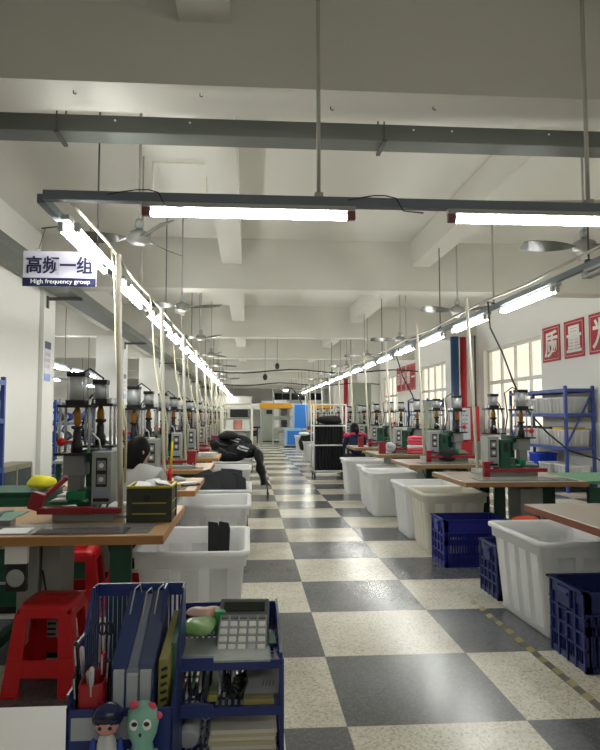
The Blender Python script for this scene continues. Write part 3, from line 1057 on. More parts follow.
bags = [((-.33, 10.85, .70), (.33, .30, .15)), ((-.12, 10.72, .78), (.24, .22, .13)), ((-.46, 11.0, .84), (.22, .26, .13)),
        ((-.20, 11.05, .92), (.26, .24, .13)), ((-.36, 10.9, 1.02), (.20, .20, .09)), ((-.02, 10.95, .74), (.17, .28, .13))]
for k, (c, r) in enumerate(bags):
    t = thing('black_bag', 'black padded bag of the heap over the left tub, %s' % ('the broad bottom one', 'the one leaning out in front', 'the one on the bench side',
                                                                    'the big upper one', 'the one on top', 'the one on the aisle side')[k], 'bag', c, random.uniform(-.5, .5), 'heap of black bags')
    lumpy((0, 0, 0), r, k).build('bag_body', M_cloth_b, t)
    a = [(-r[0] * .6, -r[1] * .3, r[2] * .6), (-r[0] * .4, -r[1] * .9, r[2] * .9), (0, -r[1] * 1.12, r[2] * .4), (r[0] * .5, -r[1] * .95, r[2] * .2), (r[0] * .7, -r[1] * .5, -.02)]
    MB().tube(a, .014, 6).build('bag_strap', M_cloth_g, t)
    if k in (1, 3):
        MB().prism([(-.10, -.02), (.08, -.05), (.11, .02), (.0, .05), (-.07, .04)], 1, -.01, .012).build('silver_patch', M_cloth_s, t, loc=(.02, -r[1] * 1.0, .05)).rotation_euler = (-.6, .2, .2)
# jacket hanging over the tub's aisle side
J = []
for i in range(9):
    z = .80 - .62 * i / 8
    w = .12 + .10 * sin(i * .7) ** 2 - .05 * (i > 5)
    J.append([(.135 + .018 * i + (.05 + .035 * sin(i * .9 + .4) ** 2) * cos(a) * (1 + .25 * sin(3 * a + i)), 10.78 + .02 * i + (w + .12) * sin(a), z - .02 * sin(2 * a + i)) for a in [2 * pi * q / 14 for q in range(14)]])
o = MB().loft(J).build('black_jacket', M_cloth_b)
tag(o, 'black jacket hanging over the aisle side of the heaped left tub', 'jacket')
t = thing('folding_trolley', 'thin-legged black trolley frame beside the heaped left tub', 'trolley', (.36, 10.95, 0))
MB().tube([(-.03, 0, .08), (-.10, 0, .46), (-.14, 0, .6)], .010, 6).tube([(-.03, -.25, .08), (-.1, -.25, .46)], .010, 6).tube([(-.1, -.25, .46), (-.1, 0, .46)], .010, 6) \
    .tube([(-.03, -.25, .08), (-.03, 0, .08)], .010, 6).build('trolley_frame', M_drod, t)
for y in (0, -.25):
    MB().cyl((-.045, y, .04), (-.015, y, .04), .04, n=14).build('wheel', M_rubber, t)

# ================================================================== wheeled cage with black strips
cg = thing('wheeled_cage', 'tall white tube cage on castors holding black strips, right of the aisle', 'cage trolley', (1.80, 14.03, 0))
def cage_frame(w, d, h, shelves, r=.016):
    f = MB()
    for sx in (-1, 1):
        for sy in (-1, 1):
            f.cyl((sx * w, sy * d, .12), (sx * w, sy * d, h), r, n=8)
    for z in shelves:
        for s in (-1, 1):
            f.cyl((-w, s * d, z), (w, s * d, z), r * .9, n=8).cyl((s * w, -d, z), (s * w, d, z), r * .9, n=8)
    return f
cage_frame(.36, .28, 1.63, (.15, .72, 1.15, 1.62)).build('cage_frame', M_white, cg)
MB().b2(-.36, .36, -.28, .28, .14, .16).build('cage_floor', M_drod, cg)
for sx in (-1, 1):
    for sy in (-1, 1):
        w = MB().cyl((sx * .34 - .015, sy * .25, .05), (sx * .34 + .015, sy * .25, .05), .05, n=14).cyl((sx * .34, sy * .25, .09), (sx * .34, sy * .25, .14), .02, n=8)
        w.build('castor', M_rubber, cg)
k = 0
for row in range(2):
    for i in range(9):
        o = MB().box((0, 0, .51), (.058, .16, 1.02)).build('black_strip', M_cloth_b, bevel=.012)
        o.location = (1.80 - .285 + .071 * i, 13.93 + .2 * row, .161)
        o.rotation_euler = (0, 0, random.uniform(-.05, .05))
        o['label'] = 'black strip standing in the wheeled cage, %s from the left in the %s rank' % (ORD[i], 'front' if row == 0 else 'back')
        o['category'] = 'strip'
        o['group'] = 'black strips in the wheeled cage'
o = lumpy((0, 0, 0), (.30, .2, .12), 31).build('cloth_bundle', M_cloth_b)
o.location = (1.82, 14.03, 1.27)
tag(o, 'black bundle lying on top of the strips in the wheeled cage', 'bundle')
for k, (x, y, z) in enumerate(((1.86, 18.9, .62), (1.62, 18.95, .52), (1.95, 16.15, .60))):
    o = lumpy((0, 0, 0), (.26, .30, .16) if k != 1 else (.10, .26, .26), 50 + k).build('clothes_pile', M_cloth_b)
    o.location = (x, y, z)
    tag(o, ('black clothes heaped in the far tub beyond the cage', 'black garment hanging over the far tub edge', 'black clothes in the tub just beyond the cage')[k], 'clothes', 'black clothes in the far right tubs')
o = lumpy((0, 0, 0), (.13, .12, .07), 77).build('white_cloth', M_paper)
o.location = (1.66, 18.75, .82)
tag(o, 'small white cloth on the black clothes in the far tub', 'cloth')

# ================================================================== red stools
def make_stool(top=.27, bot=.37, h=.44, m=M_red):
    t = thing('plastic_stool', 'stool', 'stool')
    T, B = top / 2, bot / 2
    def at(sx, sy, z, ins=0.0):
        k = z / h
        s = B + (T - B) * k - ins
        return (sx * s, sy * s, z)
    # seat with a rolled edge
    r = [rrect(T - .004, T - .004, .04, h - .055), rrect(T, T, .045, h - .03), rrect(T - .006, T - .006, .045, h - .008), rrect(T - .02, T - .02, .04, h), rrect(T - .05, T - .05, .03, h - .004)]
    s = MB().loft(r).build('seat', m, t)
    mb = MB()
    for i in range(3):
        mb.b2(-.06, .06, -.05 + .05 * i - .008, -.05 + .05 * i + .008, h - .003, h + .002)
    mb.build('seat_rib', m, s)
    # legs: L-shaped tapering corners
    for sx in (-1, 1):
        for sy in (-1, 1):
            q = []
            wl = .085
            mb = MB()
            for z0, z1, w0, w1 in ((0, h * .42, .088, .078), (h * .42, h - .05, .078, .068)):
                def ring(z, w):
                    c = at(sx, sy, z)
                    return [c, (c[0] - sx * w, c[1], z), (c[0] - sx * w, c[1] - sy * .012, z), (c[0] - sx * .012, c[1] - sy * .012, z),
                            (c[0] - sx * .012, c[1] - sy * w, z), (c[0], c[1] - sy * w, z)]
                mb.loft([ring(z0, w0), ring(z1, w1)], smooth=False)
            c = at(sx, sy, 0)
            mb.box((c[0] - sx * .035, c[1] - sy * .035, .006), (.085, .085, .012))
            mb.build('leg', m, t, bevel=.003)
    # side aprons: top panel and lower cross band leaving an opening between
    for ax in (0, 1):
        for s in (-1, 1):
            for z0, z1 in ((h * .21, h * .40), (h * .84, h - .03)):
                p = []
                for z in (z0, z1):
                    for e, o in ((-1, 0), (1, 0), (1, .01), (-1, .01)):
                        a = at(e, s, z)
                        a = (a[0] - e * .02, a[1] - s * (o + .001), z)
                        p.append(a if ax == 0 else (a[1], a[0], z))
                MB().hexa(p).build('apron_panel', m, t, bevel=.003)
    return t


st, us = make_stool(), [False]
again(st, us, (-1.02, 3.40, 0), radians(-3), 'red plastic stool in the foreground beside the blue organiser')
again(st, us, (-1.215, 4.62, 0), radians(3), 'red plastic stool half hidden beneath the nearest left workbench')
again(st, us, (-.86, 4.78, 0), radians(4), 'red plastic stool the person in the grey shirt sits on')
again(st, us, (2.25, 13.0, 0), 0, 'red plastic stool under the person in the navy and pink jacket')
for o in [x for x in C.objects if x.name.startswith('plastic_stool') and x.type == 'EMPTY']:
    o['group'] = 'red plastic stools'

# ================================================================== foreground desk
dk = thing('desk', 'white-topped desk corner at the lower left holding the blue organisers', 'desk', (-.55, 1.0, 0))
MB().b2(-.75, .63, -.55, .56, .672, .70).build('desktop', M_white, dk, bevel=.004)
for sx in (-.70, .58):
    for sy in (-.5, .5):
        MB().b2(sx - .025, sx + .025, sy - .025, sy + .025, 0, .672).build('leg', M_grey, dk, bevel=.003)
MB().b2(-.7, .58, .45, .50, .60, .672).build('front_rail', M_grey, dk)
DZ = .70

# file organiser
fo = thing('file_organiser', 'blue plastic file organiser with slotted sides holding folders and pens', 'organiser', (-.225, 1.15, DZ))
W2 = .093
MB().b2(-W2, W2, 0, .006, 0, .172).build('front_panel', M_oblue, fo, bevel=.002)
mb = MB()
mb.b2(-W2, W2, .205, .211, 0, .10).b2(-W2, W2, .205, .211, .31, .335)
for k in range(20):
    x = -W2 + .004 + (2 * W2 - .008) * k / 19
    mb.b2(x - .0022, x + .0022, .205, .211, .10, .31)
mb.build('back_panel', M_oblue, fo)
MB().b2(-W2, W2, 0, .211, 0, .005).build('base_panel', M_oblue, fo)
for x in (-W2, W2 - .004, .052):
    prof = [(0.0, 0), (.211, 0), (.211, .335), (.165, .335), (.06, .20), (.0, .172)]
    if x == -W2:
        mb = MB()
        n = 12
        for k in range(n):
            y0 = .014 + .195 * k / n
            zt = .172 + (y0 / .06) * .028 if y0 < .06 else (.20 + (y0 - .06) / .105 * .135 if y0 < .165 else .335)
            mb.b2(x, x + .004, y0, y0 + .007, .03, zt)
        mb.b2(x, x + .004, 0, .211, 0, .04).b2(x, x + .004, 0, .014, 0, .174).b2(x, x + .004, .203, .211, 0, .335)
        for z in (.12, .19, .26):
            mb.b2(x, x + .004, max(0.0, (z - .19) * .78), .211, z, z + .008)
        mb.hexa([(x, 0, .165), (x + .005, 0, .165), (x + .005, .06, .193), (x, .06, .193), (x, 0, .174), (x + .005, 0, .174), (x + .005, .06, .202), (x, .06, .202)])
        mb.hexa([(x, .06, .192), (x + .005, .06, .192), (x + .005, .165, .325), (x, .165, .325), (x, .06, .203), (x + .005, .06, .203), (x + .005, .165, .337), (x, .165, .337)])
        mb.build('slotted_side', M_oblue, fo)
    else:
        MB().prism(prof, 0, x, x + .004).build('divider', M_oblue, fo)
for x in (-.058, .012):
    MB().b2(x - .026, x + .026, -.0015, 0, .120, .158).build('label_card', mat('pale_card', '#a9aeb2', rough=.6), fo)
MB().b2(-.02, -.004, -.004, .0, .14, .178).build('green_clip', M_lgreen, fo)
MB().bar((-.04, -.003, .135), (-.012, -.003, .155), .002, .006).build('red_ribbon', M_red, fo)

# folders standing in the organiser
for k, (x, c, lean, top, lab) in enumerate(((-.010, '#2c3f73', .10, .315, 'blue ring folder, leftmost in the organiser'),
                                       (.014, '#838a9c', .13, .308, 'grey-white sleeve folder beside the blue one in the organiser'),
                                       (.038, '#4a5474', .16, .314, 'blue-grey folder in the middle of the organiser'))):
    t = thing('document_folder', lab, 'folder', (-.225 + x, 1.265, DZ + .008), 0, 'folders in the blue organiser')
    m = mat('folder_%d' % k, c, rough=.3, vary=.12)
    MB().hexa([(-.011, -.085, 0), (.011, -.085, 0), (.011, .085, 0), (-.011, .085, 0),
               (-.014, -.08, top - .09), (.016, -.08, top - .09), (.022, .085, top), (-.012, .085, top)]).build('folder_cover', m, t, bevel=.003)
    MB().hexa([(-.007, -.088, .004), (.007, -.088, .004), (.007, .08, .004), (-.007, .08, .004),
               (-.009, -.086, top - .10), (.011, -.086, top - .10), (.016, .08, top - .012), (-.007, .08, top - .012)]).build('papers', M_cloth_s, t)
    MB().tube([(.0, .02, top - .03), (.004, .05, top + .012), (.010, .075, top + .014), (.014, .08, top - .01)], .0015, 6).build('metal_clip', M_steel, t)
t = thing('spiral_notebook', 'olive spiral notebook standing at the right of the organiser', 'notebook', (-.225 + .066, 1.255, DZ + .008))
MB().hexa([(-.008, -.075, 0), (.010, -.075, 0), (.010, .085, 0), (-.008, .085, 0), (-.004, -.075, .235), (.014, -.075, .235), (.022, .085, .275), (.004, .085, .275)]) \
    .build('cover', mat('olive_cover', '#8d8546', rough=.5, vary=.1), t, bevel=.002)
mb = MB()
for k in range(16):
    mb.cyl((-.002 + .0003 * k, -.078, .015 + .0135 * k), (.008 + .0003 * k, -.080, .02 + .0135 * k), .0028, n=6)
mb.build('spiral_binding', M_black, t)
t = thing('spiral_notebook', 'green-edged notebook leaning behind the olive one', 'notebook', (-.225 + .083, 1.29, DZ + .008))
MB().hexa([(-.005, -.07, 0), (.004, -.07, 0), (.004, .06, 0), (-.005, .06, 0), (-.003, -.07, .25), (.006, -.07, .25), (.008, .06, .28), (-.001, .06, .28)]) \
    .build('cover', mat('dark_green_cover', '#2f5a3c', rough=.45), t)
t = thing('paper_roll', 'grey paper roll lying in the right slot of the organiser', 'roll', (-.225 + .078, 1.19, DZ + .006))
MB().lathe([(.012, 0), (.013, .002), (.013, .14), (.012, .142), (.007, .142), (.006, .06)], n=16).build('roll_sheet', M_cloth_s, t)

# pen cup
t = thing('pen_cup', 'red pen cup in the left slot of the organiser', 'cup', (-.225 - .055, 1.195, DZ + .008))
MB().loft([rrect(.020, .036, .008, 0), rrect(.022, .038, .008, .20), rrect(.020, .036, .008, .205), rrect(.018, .034, .007, .20), rrect(.016, .030, .006, .02)]) \
    .build('cup_body', mat('cup_red', '#9c1420', rough=.35), t)
PEN = [('#16171a', 'black pen'), ('#d8d9da', 'white pen'), ('#a01622', 'red pen'), ('#1d2430', 'dark blue pen'), ('#b9bcc0', 'silver pen'), ('#2a2a2c', 'black marker'), ('#cfcfd2', 'grey pen with clear cap')]
for k, (c, lab) in enumerate(PEN):
    x = -.014 + .028 * (k % 3) / 2
    y = -.026 + .018 * (k // 2)
    tt = thing('pen', lab + ' standing in the red pen cup', 'pen', (-.280 + x, 1.195 + y, DZ + .03), 0, 'pens in the red cup')
    tt.rotation_euler = (random.uniform(-.10, .10), random.uniform(-.12, .06), 0)
    h = .19 + .018 * (k % 4)
    MB().lathe([(.002, 0), (.004, .01), (.004, h - .03), (.0045, h - .03), (.0045, h), (.002, h + .004)], n=10).build('pen_barrel', mat('pen_' + lab.replace(' ', '_'), c, rough=.3), tt)
    MB().box((0, -.0055, h - .02), (.0025, .002, .035)).build('pen_clip', M_steel, tt)
t = thing('scissors', 'pair of scissors standing handles-up behind the pens', 'scissors', (-.276, 1.262, DZ + .012))
for s in (-1, 1):
    pts = [(s * .007 + .007 * cos(a), 0, .262 + .012 * sin(a)) for a in [k * pi / 6 for k in range(13)]]
    MB().tube(pts, .0022, 6).build('handle', M_black, t)
    MB().bar((-s * .004, .002 * s, .05), (s * .006, .002 * s, .25), .002, .008).build('blade', M_steel, t)

# two toys on the organiser front
t = thing('toy_figurine', 'small toy doll in a dark blue helmet before the organiser', 'figurine', (-.240, 1.118, DZ + .053))
MB().ell((0, 0, .07), (.022, .018, .05), 14, 8).build('body', mat('doll_white', '#c3c4c4', rough=.5), t)
h = MB().ell((0, 0, .132), (.026, .023, .024), 16, 10).build('face', mat('doll_pink', '#c98f88', rough=.4), t)
MB().ell((0, .005, .143), (.032, .028, .027), 16, 10).build('helmet', mat('helmet_blue', '#1a2450', rough=.2), t)
MB().tube([(-.024, -.016, .146), (0, -.030, .150), (.024, -.016, .146)], .004, 6).build('helmet_brim', M_black, t)
for s in (-1, 1):
    MB().ell((s * .010, -.021, .130), (.0045, .003, .004), 8, 6).build('eye', M_black, h)
    MB().ell((s * .027, 0, .075), (.008, .008, .028), 8, 6).build('arm', mat('doll_sleeve', '#2746a0', rough=.5), t)
    MB().cyl((s * .010, 0, 0), (s * .010, 0, .04), .009, n=10).build('leg', M_black, t)
t = thing('toy_figurine', 'mint green toy figurine with pink knobs on its head', 'figurine', (-.180, 1.118, DZ + .053))
mm = mat('mint_vinyl', '#7fb3a2', rough=.4, vary=.03)
MB().lathe([(.012, 0), (.024, .01), (.028, .04), (.024, .075), (.020, .09), (.029, .11), (.033, .132), (.029, .155), (.016, .168), (.003, .170)], n=18).build('body', mm, t)
for x, y, z in ((-.016, -.01, .170), (.018, -.004, .163), (.030, .0, .143)):
    MB().ell((x, y, z), (.010, .008, .008), 10, 6).build('pink_knob', M_pink, t)
for s in (-1, 1):
    e = MB().ell((s * .012, -.027, .138), (.010, .007, .011), 12, 8).build('eye', M_white, t)
    MB().ell((s * .012 + .001, -.0335, .142), (.006, .003, .0045), 10, 6).build('eyelid', M_black, e)
    MB().ell((s * .028, -.006, .06), (.008, .010, .022), 8, 6).build('arm', mm, t)
MB().ell((0, -.031, .120), (.003, .003, .004), 8, 6).build('mouth', M_black, t)

for o in C.objects:
    if o.name.startswith('toy_figurine'):
        o.scale = (.84, .84, .84)
        MB().lathe([(.030, -.063), (.030, -.055), (.012, -.05), (.012, 0.002)], n=14).build('toy_stand', M_black, o)
# letter-tray tower
tw = thing('letter_tray_tower', 'three-tier blue letter tray tower with a calculator on top', 'letter trays', (-.045, 1.28, DZ))
X0, X1 = -.108, .112
for i, z in enumerate((.012, .105, .195)):
    tr_ = MB()
    for k in range(17):
        x = X0 + .01 + (X1 - X0 - .02) * k / 16
        tr_.b2(x - .0035, x + .0035, 0, .24, z, z + .003)
    for k in range(7):
        y = .01 + .22 * k / 6
        tr_.b2(X0, X1, y - .003, y + .003, z, z + .003)
    tr_.b2(X0, X1, -.004, .004, z - .012, z + .006).b2(X0 + .02, X0 + .085, -.006, .004, z - .012, z + .013).b2(X0, X1, .236, .242, z - .01, z + .05)
    tray = tr_.build('letter_tray', M_oblue, tw)
    for s, x in ((-1, X0), (1, X1)):
        MB().prism([(0.0, z - .012), (.242, z - .012), (.242, z + .055), (.20, z + .055), (.15, z + .050), (.03, z + .022), (0, z + .018)], 0, x - .003, x + .003) \
            .build('side_wall', M_oblue, tray, bevel=.001)
for x in (X0, X1):
    for y in (.012, .225):
        MB().b2(x - .006 if x < 0 else x - .003, x + .003 if x < 0 else x + .006, y - .010, y + .010, 0, .20).build('post', M_oblue, tw, bevel=.001)
TZ = DZ + .195 + .003
t = thing('paper_sheet', 'glossy leaflet lying on the top letter tray', 'leaflet', (-.045, 1.33, TZ))
MB().box((-.005, .01, .002), (.19, .13, .004)).build('leaflet', mat('leaflet_grey', '#9aa09c', rough=.25, vary=.3, scale=18), t)
MB().box((.045, .055, .0055), (.12, .06, .003)).build('green_card', M_lgreen, t)
# calculator
ca = thing('calculator', 'grey desk calculator propped on the top letter tray', 'calculator', (-.010, 1.405, TZ + .014))
ca.rotation_euler = (radians(24), 0, radians(-3))
MB().hexa([(-.056, -.08, 0), (.056, -.08, 0), (.056, .08, 0), (-.056, .08, 0), (-.056, -.08, .012), (.056, -.08, .012), (.056, .08, .026), (-.056, .08, .026)]) \
    .build('casing', mat('calc_grey', '#5c5f61', rough=.4), ca, bevel=.004)
slope = math.atan2(.014, .16)
def cz(y):
    return .012 + (y + .08) / .16 * .014
fp = MB().box((0, -.022, cz(-.022) + .001), (.104, .100, .002), (slope, 0, 0)).build('keypad_plate', mat('calc_silver', '#a4a8a9', rough=.35), ca)
MB().box((0, .052, cz(.052) + .001), (.092, .026, .003), (slope, 0, 0)).build('display', mat('lcd_dark', '#20241f', rough=.15), ca)
for r_ in range(5):
    for c_ in range(5):
        y = .020 - .0205 * r_
        x = -.041 + .0205 * c_
        MB().box((x, y, cz(y) + .004), (.016, .010 if r_ == 0 else .014, .005), (slope, 0, 0)) \
            .build('key', M_dgrey if r_ == 0 else (M_cloth_s if (r_, c_) == (4, 3) else M_white), fp, bevel=.0015)
t = thing('snack_packet', 'green snack packet on the top letter tray, left of the calculator', 'packet', (-.105, 1.40, TZ + .03))
lumpy((0, 0, 0), (.036, .046, .017), 9, 24, 14, amp=.22).build('wrapper', mat('packet_green', '#3f8a2c', rough=.25, vary=.45, scale=30, col2='#a8c48a'), t)
t = thing('snack_packet', 'white and pink crumpled packet behind the green one', 'packet', (-.098, 1.455, TZ + .045))
lumpy((0, 0, 0), (.042, .030, .015), 13, 24, 14, amp=.24).build('wrapper', mat('packet_white', '#d8c9c4', rough=.25, vary=.3, scale=30, col2='#e9a090'), t)
t = thing('small_box', 'small bright green box beside the calculator', 'box', (-.062, 1.44, TZ + .004))
MB().b2(-.012, .012, -.018, .018, 0, .05).build('box', mat('box_green', '#1f9a4a', rough=.4), t, bevel=.002)
# middle tray: bundles of pens and cables, a grey card
MZ = DZ + .105 + .003
cols = ['#17181b', '#2b2d31', '#8f4a3c', '#c9ccce', '#22272c', '#3c6a40', '#16181a', '#d0d3d4', '#202228', '#5e6064']
for k in range(20):
    x = -.145 + .0068 * k
    if k == 11:
        continue
    o = MB().lathe([(.002, 0), (.0035, .012), (.0035, .13), (.002, .14)], n=8).build('pen', mat('loose_pen_%d' % (k % 10), cols[k % 10], rough=.35))
    o.location = (x, 1.30 + .004 * (k % 4), MZ + .006 + .012 * (k % 3))
    o.rotation_euler = (-radians(82) + radians(8 * (k % 3)), 0, random.uniform(-.10, .10))
    tag(o, 'loose pen in the middle letter tray, %s from the left' % ORD[k], 'pen', 'loose pens in the middle letter tray')
t = thing('utility_knife', 'utility knife with a yellow-green end in the middle letter tray', 'knife', (-.070, 1.292, MZ + .012))
MB().box((0, .06, .008), (.018, .13, .012)).build('knife_body', mat('knife_green', '#3e6b35', rough=.4), t, bevel=.003)
MB().box((0, -.004, .008), (.020, .02, .014)).build('end_cap', mat('knife_lime', '#8c8a34', rough=.4), t, bevel=.003)
t = thing('sewing_gauge', 'black knotted cord bundle in the middle letter tray', 'cord bundle', (-.022, 1.325, MZ + .006))
pts = []
for k in range(60):
    a = k * .9
    pts.append((.022 * cos(a) * (1 + .3 * sin(k)), .030 * sin(a * 1.1), .02 + .016 * sin(k * 1.7)))
MB().tube(pts, .0035, 5).build('cord', M_black, t)
t = thing('grey_card', 'grey card with faint handwriting tilted in the middle letter tray', 'card', (.030, 1.345, MZ + .040))
t.rotation_euler = (radians(24), radians(-4), radians(-8))
MB().box((0, 0, 0), (.075, .105, .003)).build('card_sheet', mat('card_grey', '#8d8f92', rough=.5), t)
mb = MB()
for k in range(4):
    mb.bar((.004 + .007 * k, -.035, .002), (.006 + .007 * k, -.022, .002), .0012, .0008)
mb.build('handwriting', M_black, t)
t = thing('yellow_card', 'yellowed card under the grey card in the middle letter tray', 'card', (.022, 1.36, MZ))
MB().box((0, 0, .005), (.06, .14, .010)).build('card_sheet', mat('yellowed', '#9d9157', rough=.6), t)
# lowest tray: paper stack and a white bottle
LZ = DZ + .012 + .003
t = thing('paper_stack', 'stack of yellowish papers in the lowest letter tray', 'papers', (-.010, 1.375, LZ))
for k in range(6):
    MB().box((random.uniform(-.003, .003), random.uniform(-.003, .003), .004 + .008 * k), (.132, .175, .0075)).build('sheet_bundle', mat('paper_old_%d' % (k % 2), ('#b8ae86', '#c9c6ba')[k % 2], rough=.7), t)
t = thing('tape_roll', 'white cylindrical bottle lying at the left of the lowest tray', 'bottle', (-.120, 1.34, LZ + .024))
t.rotation_euler = (radians(-78), 0, 0)
MB().lathe([(.018, -.03), (.022, -.026), (.022, .06), (.018, .072), (.010, .075)], n=18).build('bottle_body', M_cloth_s, t)
MB().lathe([(.010, .075), (.011, .077), (.011, .093), (.004, .095)], n=14).build('bottle_cap', M_white, t)

# ================================================================== nearest left bench
BZ = BT + .0035
t = thing('folding_basket', 'olive folding basket with a lime rim on the nearest left workbench', 'basket', (-.562, 3.73, BT + .004))
mb = MB()
w, d, h = .115, .12, .19
mb.b2(-w, w, -d, d, 0, .008)
for s in (-1, 1):
    mb.b2(-w, w, s * d - .006, s * d + .006, 0, h).b2(s * w - .006, s * w + .006, -d, d, 0, h)
    mb.b2(s * w - .012, s * w + .012, -d - .01, -d + .02, 0, h).b2(s * w - .012, s * w + .012, d - .02, d + .01, 0, h)
mb.build('basket_body', M_olive, t, bevel=.002)
MB().b2(-w - .014, w + .014, -d - .014, -d + .004, h, h + .014).b2(-w - .014, w + .014, d - .004, d + .014, h, h + .014) \
    .b2(-w - .014, -w + .004, -d, d, h, h + .014).b2(w - .004, w + .014, -d, d, h, h + .014).build('basket_rim', M_lime, t, bevel=.003)
mb = MB()
for z in (.047, .107):
    mb.b2(-w + .02, w - .02, -d - .009, -d - .005, z - .003, z + .003).b2(w + .005, w + .009, -d + .02, d - .02, z - .003, z + .003)
mb.build('lime_slot', M_lime, t)
MB().lathe([(.022, 0), (.022, .01)], n=14).build('latch', M_black, t, loc=(-.01, -d - .003, .135)).rotation_euler = (pi / 2, 0, 0)
for k, (x, y, rx, ry, lab) in enumerate(((-.05, -.02, .3, .1, 'left'), (.0, .03, .5, -.15, 'middle'), (.055, -.01, .25, .2, 'right'))):
    o = MB().box((0, 0, 0), (.085, .13, .003)).build('paper_sheet', (M_paper, M_cloth_s, M_paper)[k])
    o.location = (-.562 + x, 3.73 + y, BT + .205 + .006 * k)
    o.rotation_euler = (rx * .4, ry, .2 * k)
    tag(o, 'loose paper in the olive basket, the %s one' % lab, 'paper', 'papers in the olive basket')
o = MB().box((0, 0, .09), (.04, .09, .15)).build('black_pouch', M_black, bevel=.01)
o.location = (-.55, 3.74, BT + .014)
tag(o, 'black pouch standing in the olive basket among papers', 'pouch')
o = MB().b2(-.30, .17, -.08, .08, 0, .004).build('clear_sheet', mat('dark_clear_sheet', '#6a6e70', rough=.12, vary=.3, scale=3))
o.location = (-.80, 3.36, BZ)
tag(o, 'dark glossy plastic sheet lying along the front of the nearest left workbench', 'sheet')
t = thing('paper_sheet', 'white paper on the front of the nearest left workbench', 'paper', (-1.22, 3.38, BZ))
MB().box((0, 0, .002), (.16, .16, .003)).build('paper', M_paper, t, rz=.05)
t = thing('metal_block', 'small steel clamp block at the left of the nearest left workbench', 'clamp', (-1.36, 3.58, BZ))
MB().b2(-.06, .06, -.04, .04, 0, .03).build('block', M_dgrey, t, bevel=.003)
MB().tube([(-.03, 0, .03), (.0, .02, .07), (.05, .03, .075)], .008, 6).build('lever', M_steel, t)
o = MB().b2(-.17, .17, -.22, .22, 0, .004).build('cutting_mat', M_teal)
o.location = (-1.55, 3.86, BT + .001)
tag(o, 'teal mat at the left end of the nearest left workbench', 'mat')

# green steel cabinet behind, with a yellow bundle
t = thing('steel_cabinet', 'dark green steel cabinet behind the nearest left workbench, yellow bundle on top', 'cabinet', (-1.685, 4.78, 0))
MB().b2(-.22, .24, -.22, .22, .05, .83).build('cabinet_body', M_green, t, bevel=.006)
MB().b2(-.235, .255, -.235, .23, .83, .845).build('cabinet_top', M_green, t, bevel=.004)
for k in range(3):
    f = MB().b2(-.20, .22, -.232, -.218, .08 + .245 * k, .31 + .245 * k).build('drawer', M_green, t, bevel=.003)
    MB().b2(-.05, .09, -.250, -.230, .21 + .245 * k, .225 + .245 * k).build('handle', M_steel, f)
MB().b2(-.20, .22, -.2, .2, 0, .05).build('base', M_black, t)
o = lumpy((0, 0, 0), (.10, .10, .055), 21, amp=.16).build('yellow_bundle', mat('yellow_cloth', '#d8cf1f', rough=.7, vary=.15))
o.location = (-1.50, 4.70, .895)
tag(o, 'yellow cloth bundle on the dark green steel cabinet', 'bundle')

# low glass-front cabinet and blue rack against the left wall
t = thing('glass_cabinet', 'low glass-fronted cabinet with a beige frame against the left wall', 'cabinet', (-3.24, 8.65, 0))
mf = mat('beige_frame', '#8e8a76', rough=.5)
MB().b2(-.15, .10, -.55, .55, 0, .70).build('cabinet_body', mat('cabinet_inside', '#4a4d4c', rough=.6), t)
mb = MB().b2(.10, .13, -.57, .57, .65, .71).b2(.10, .13, -.57, .57, 0, .05)
for y in (-.56, 0, .56):
    mb.b2(.10, .135, y - .025, y + .025, 0, .70)
mb.build('door_frame', mf, t, bevel=.003)
MB().b2(-.16, .13, -.57, .57, .70, .725).build('cabinet_top', mf, t, bevel=.003)
for y in (-.28, .28):
    MB().b2(.112, .118, y - .255, y + .255, .05, .65).build('pane', mat('dark_glass', '#50585a', rough=.06, vary=.05), t)
o = MB().b2(-.012, .012, -.10, .10, 0, .28).build('blue_folder', M_blue, bevel=.003)
o.location = (-3.085, 8.98, .0)
tag(o, 'blue board leaning on the glass-fronted cabinet', 'board')


def make_rack(L, D, H, levels, mm, brace=True):
    """long side along local y, origin at floor centre"""
    t = thing('storage_rack', 'rack', 'rack')
    for sx in (-1, 1):
        for sy in (-1, 1):
            MB().box((sx * (D / 2 - .025), sy * (L / 2 - .025), H / 2), (.05, .05, H)).build('upright', mm, t, bevel=.003)
    for z in levels:
        MB().b2(-D / 2 + .02, D / 2 - .02, -L / 2 + .02, L / 2 - .02, z - .01, z).build('shelf_board', M_dgrey if z < H - .2 else mm, t)
        mb = MB()
        for s in (-1, 1):
            mb.box((s * (D / 2 - .015), 0, z - .035), (.03, L - .1, .06)).box((0, s * (L / 2 - .02), z - .035), (D - .1, .03, .05))
        mb.build('shelf_beam', mm, t, bevel=.002)
    if brace:
        for s in (-1, 1):
            MB().bar((-D / 2 + .03, s * (L / 2 - .01), levels[1] + .05), (D / 2 - .03, s * (L / 2 - .01), H - .12), .012, .035).build('brace', mm, t)
    return t


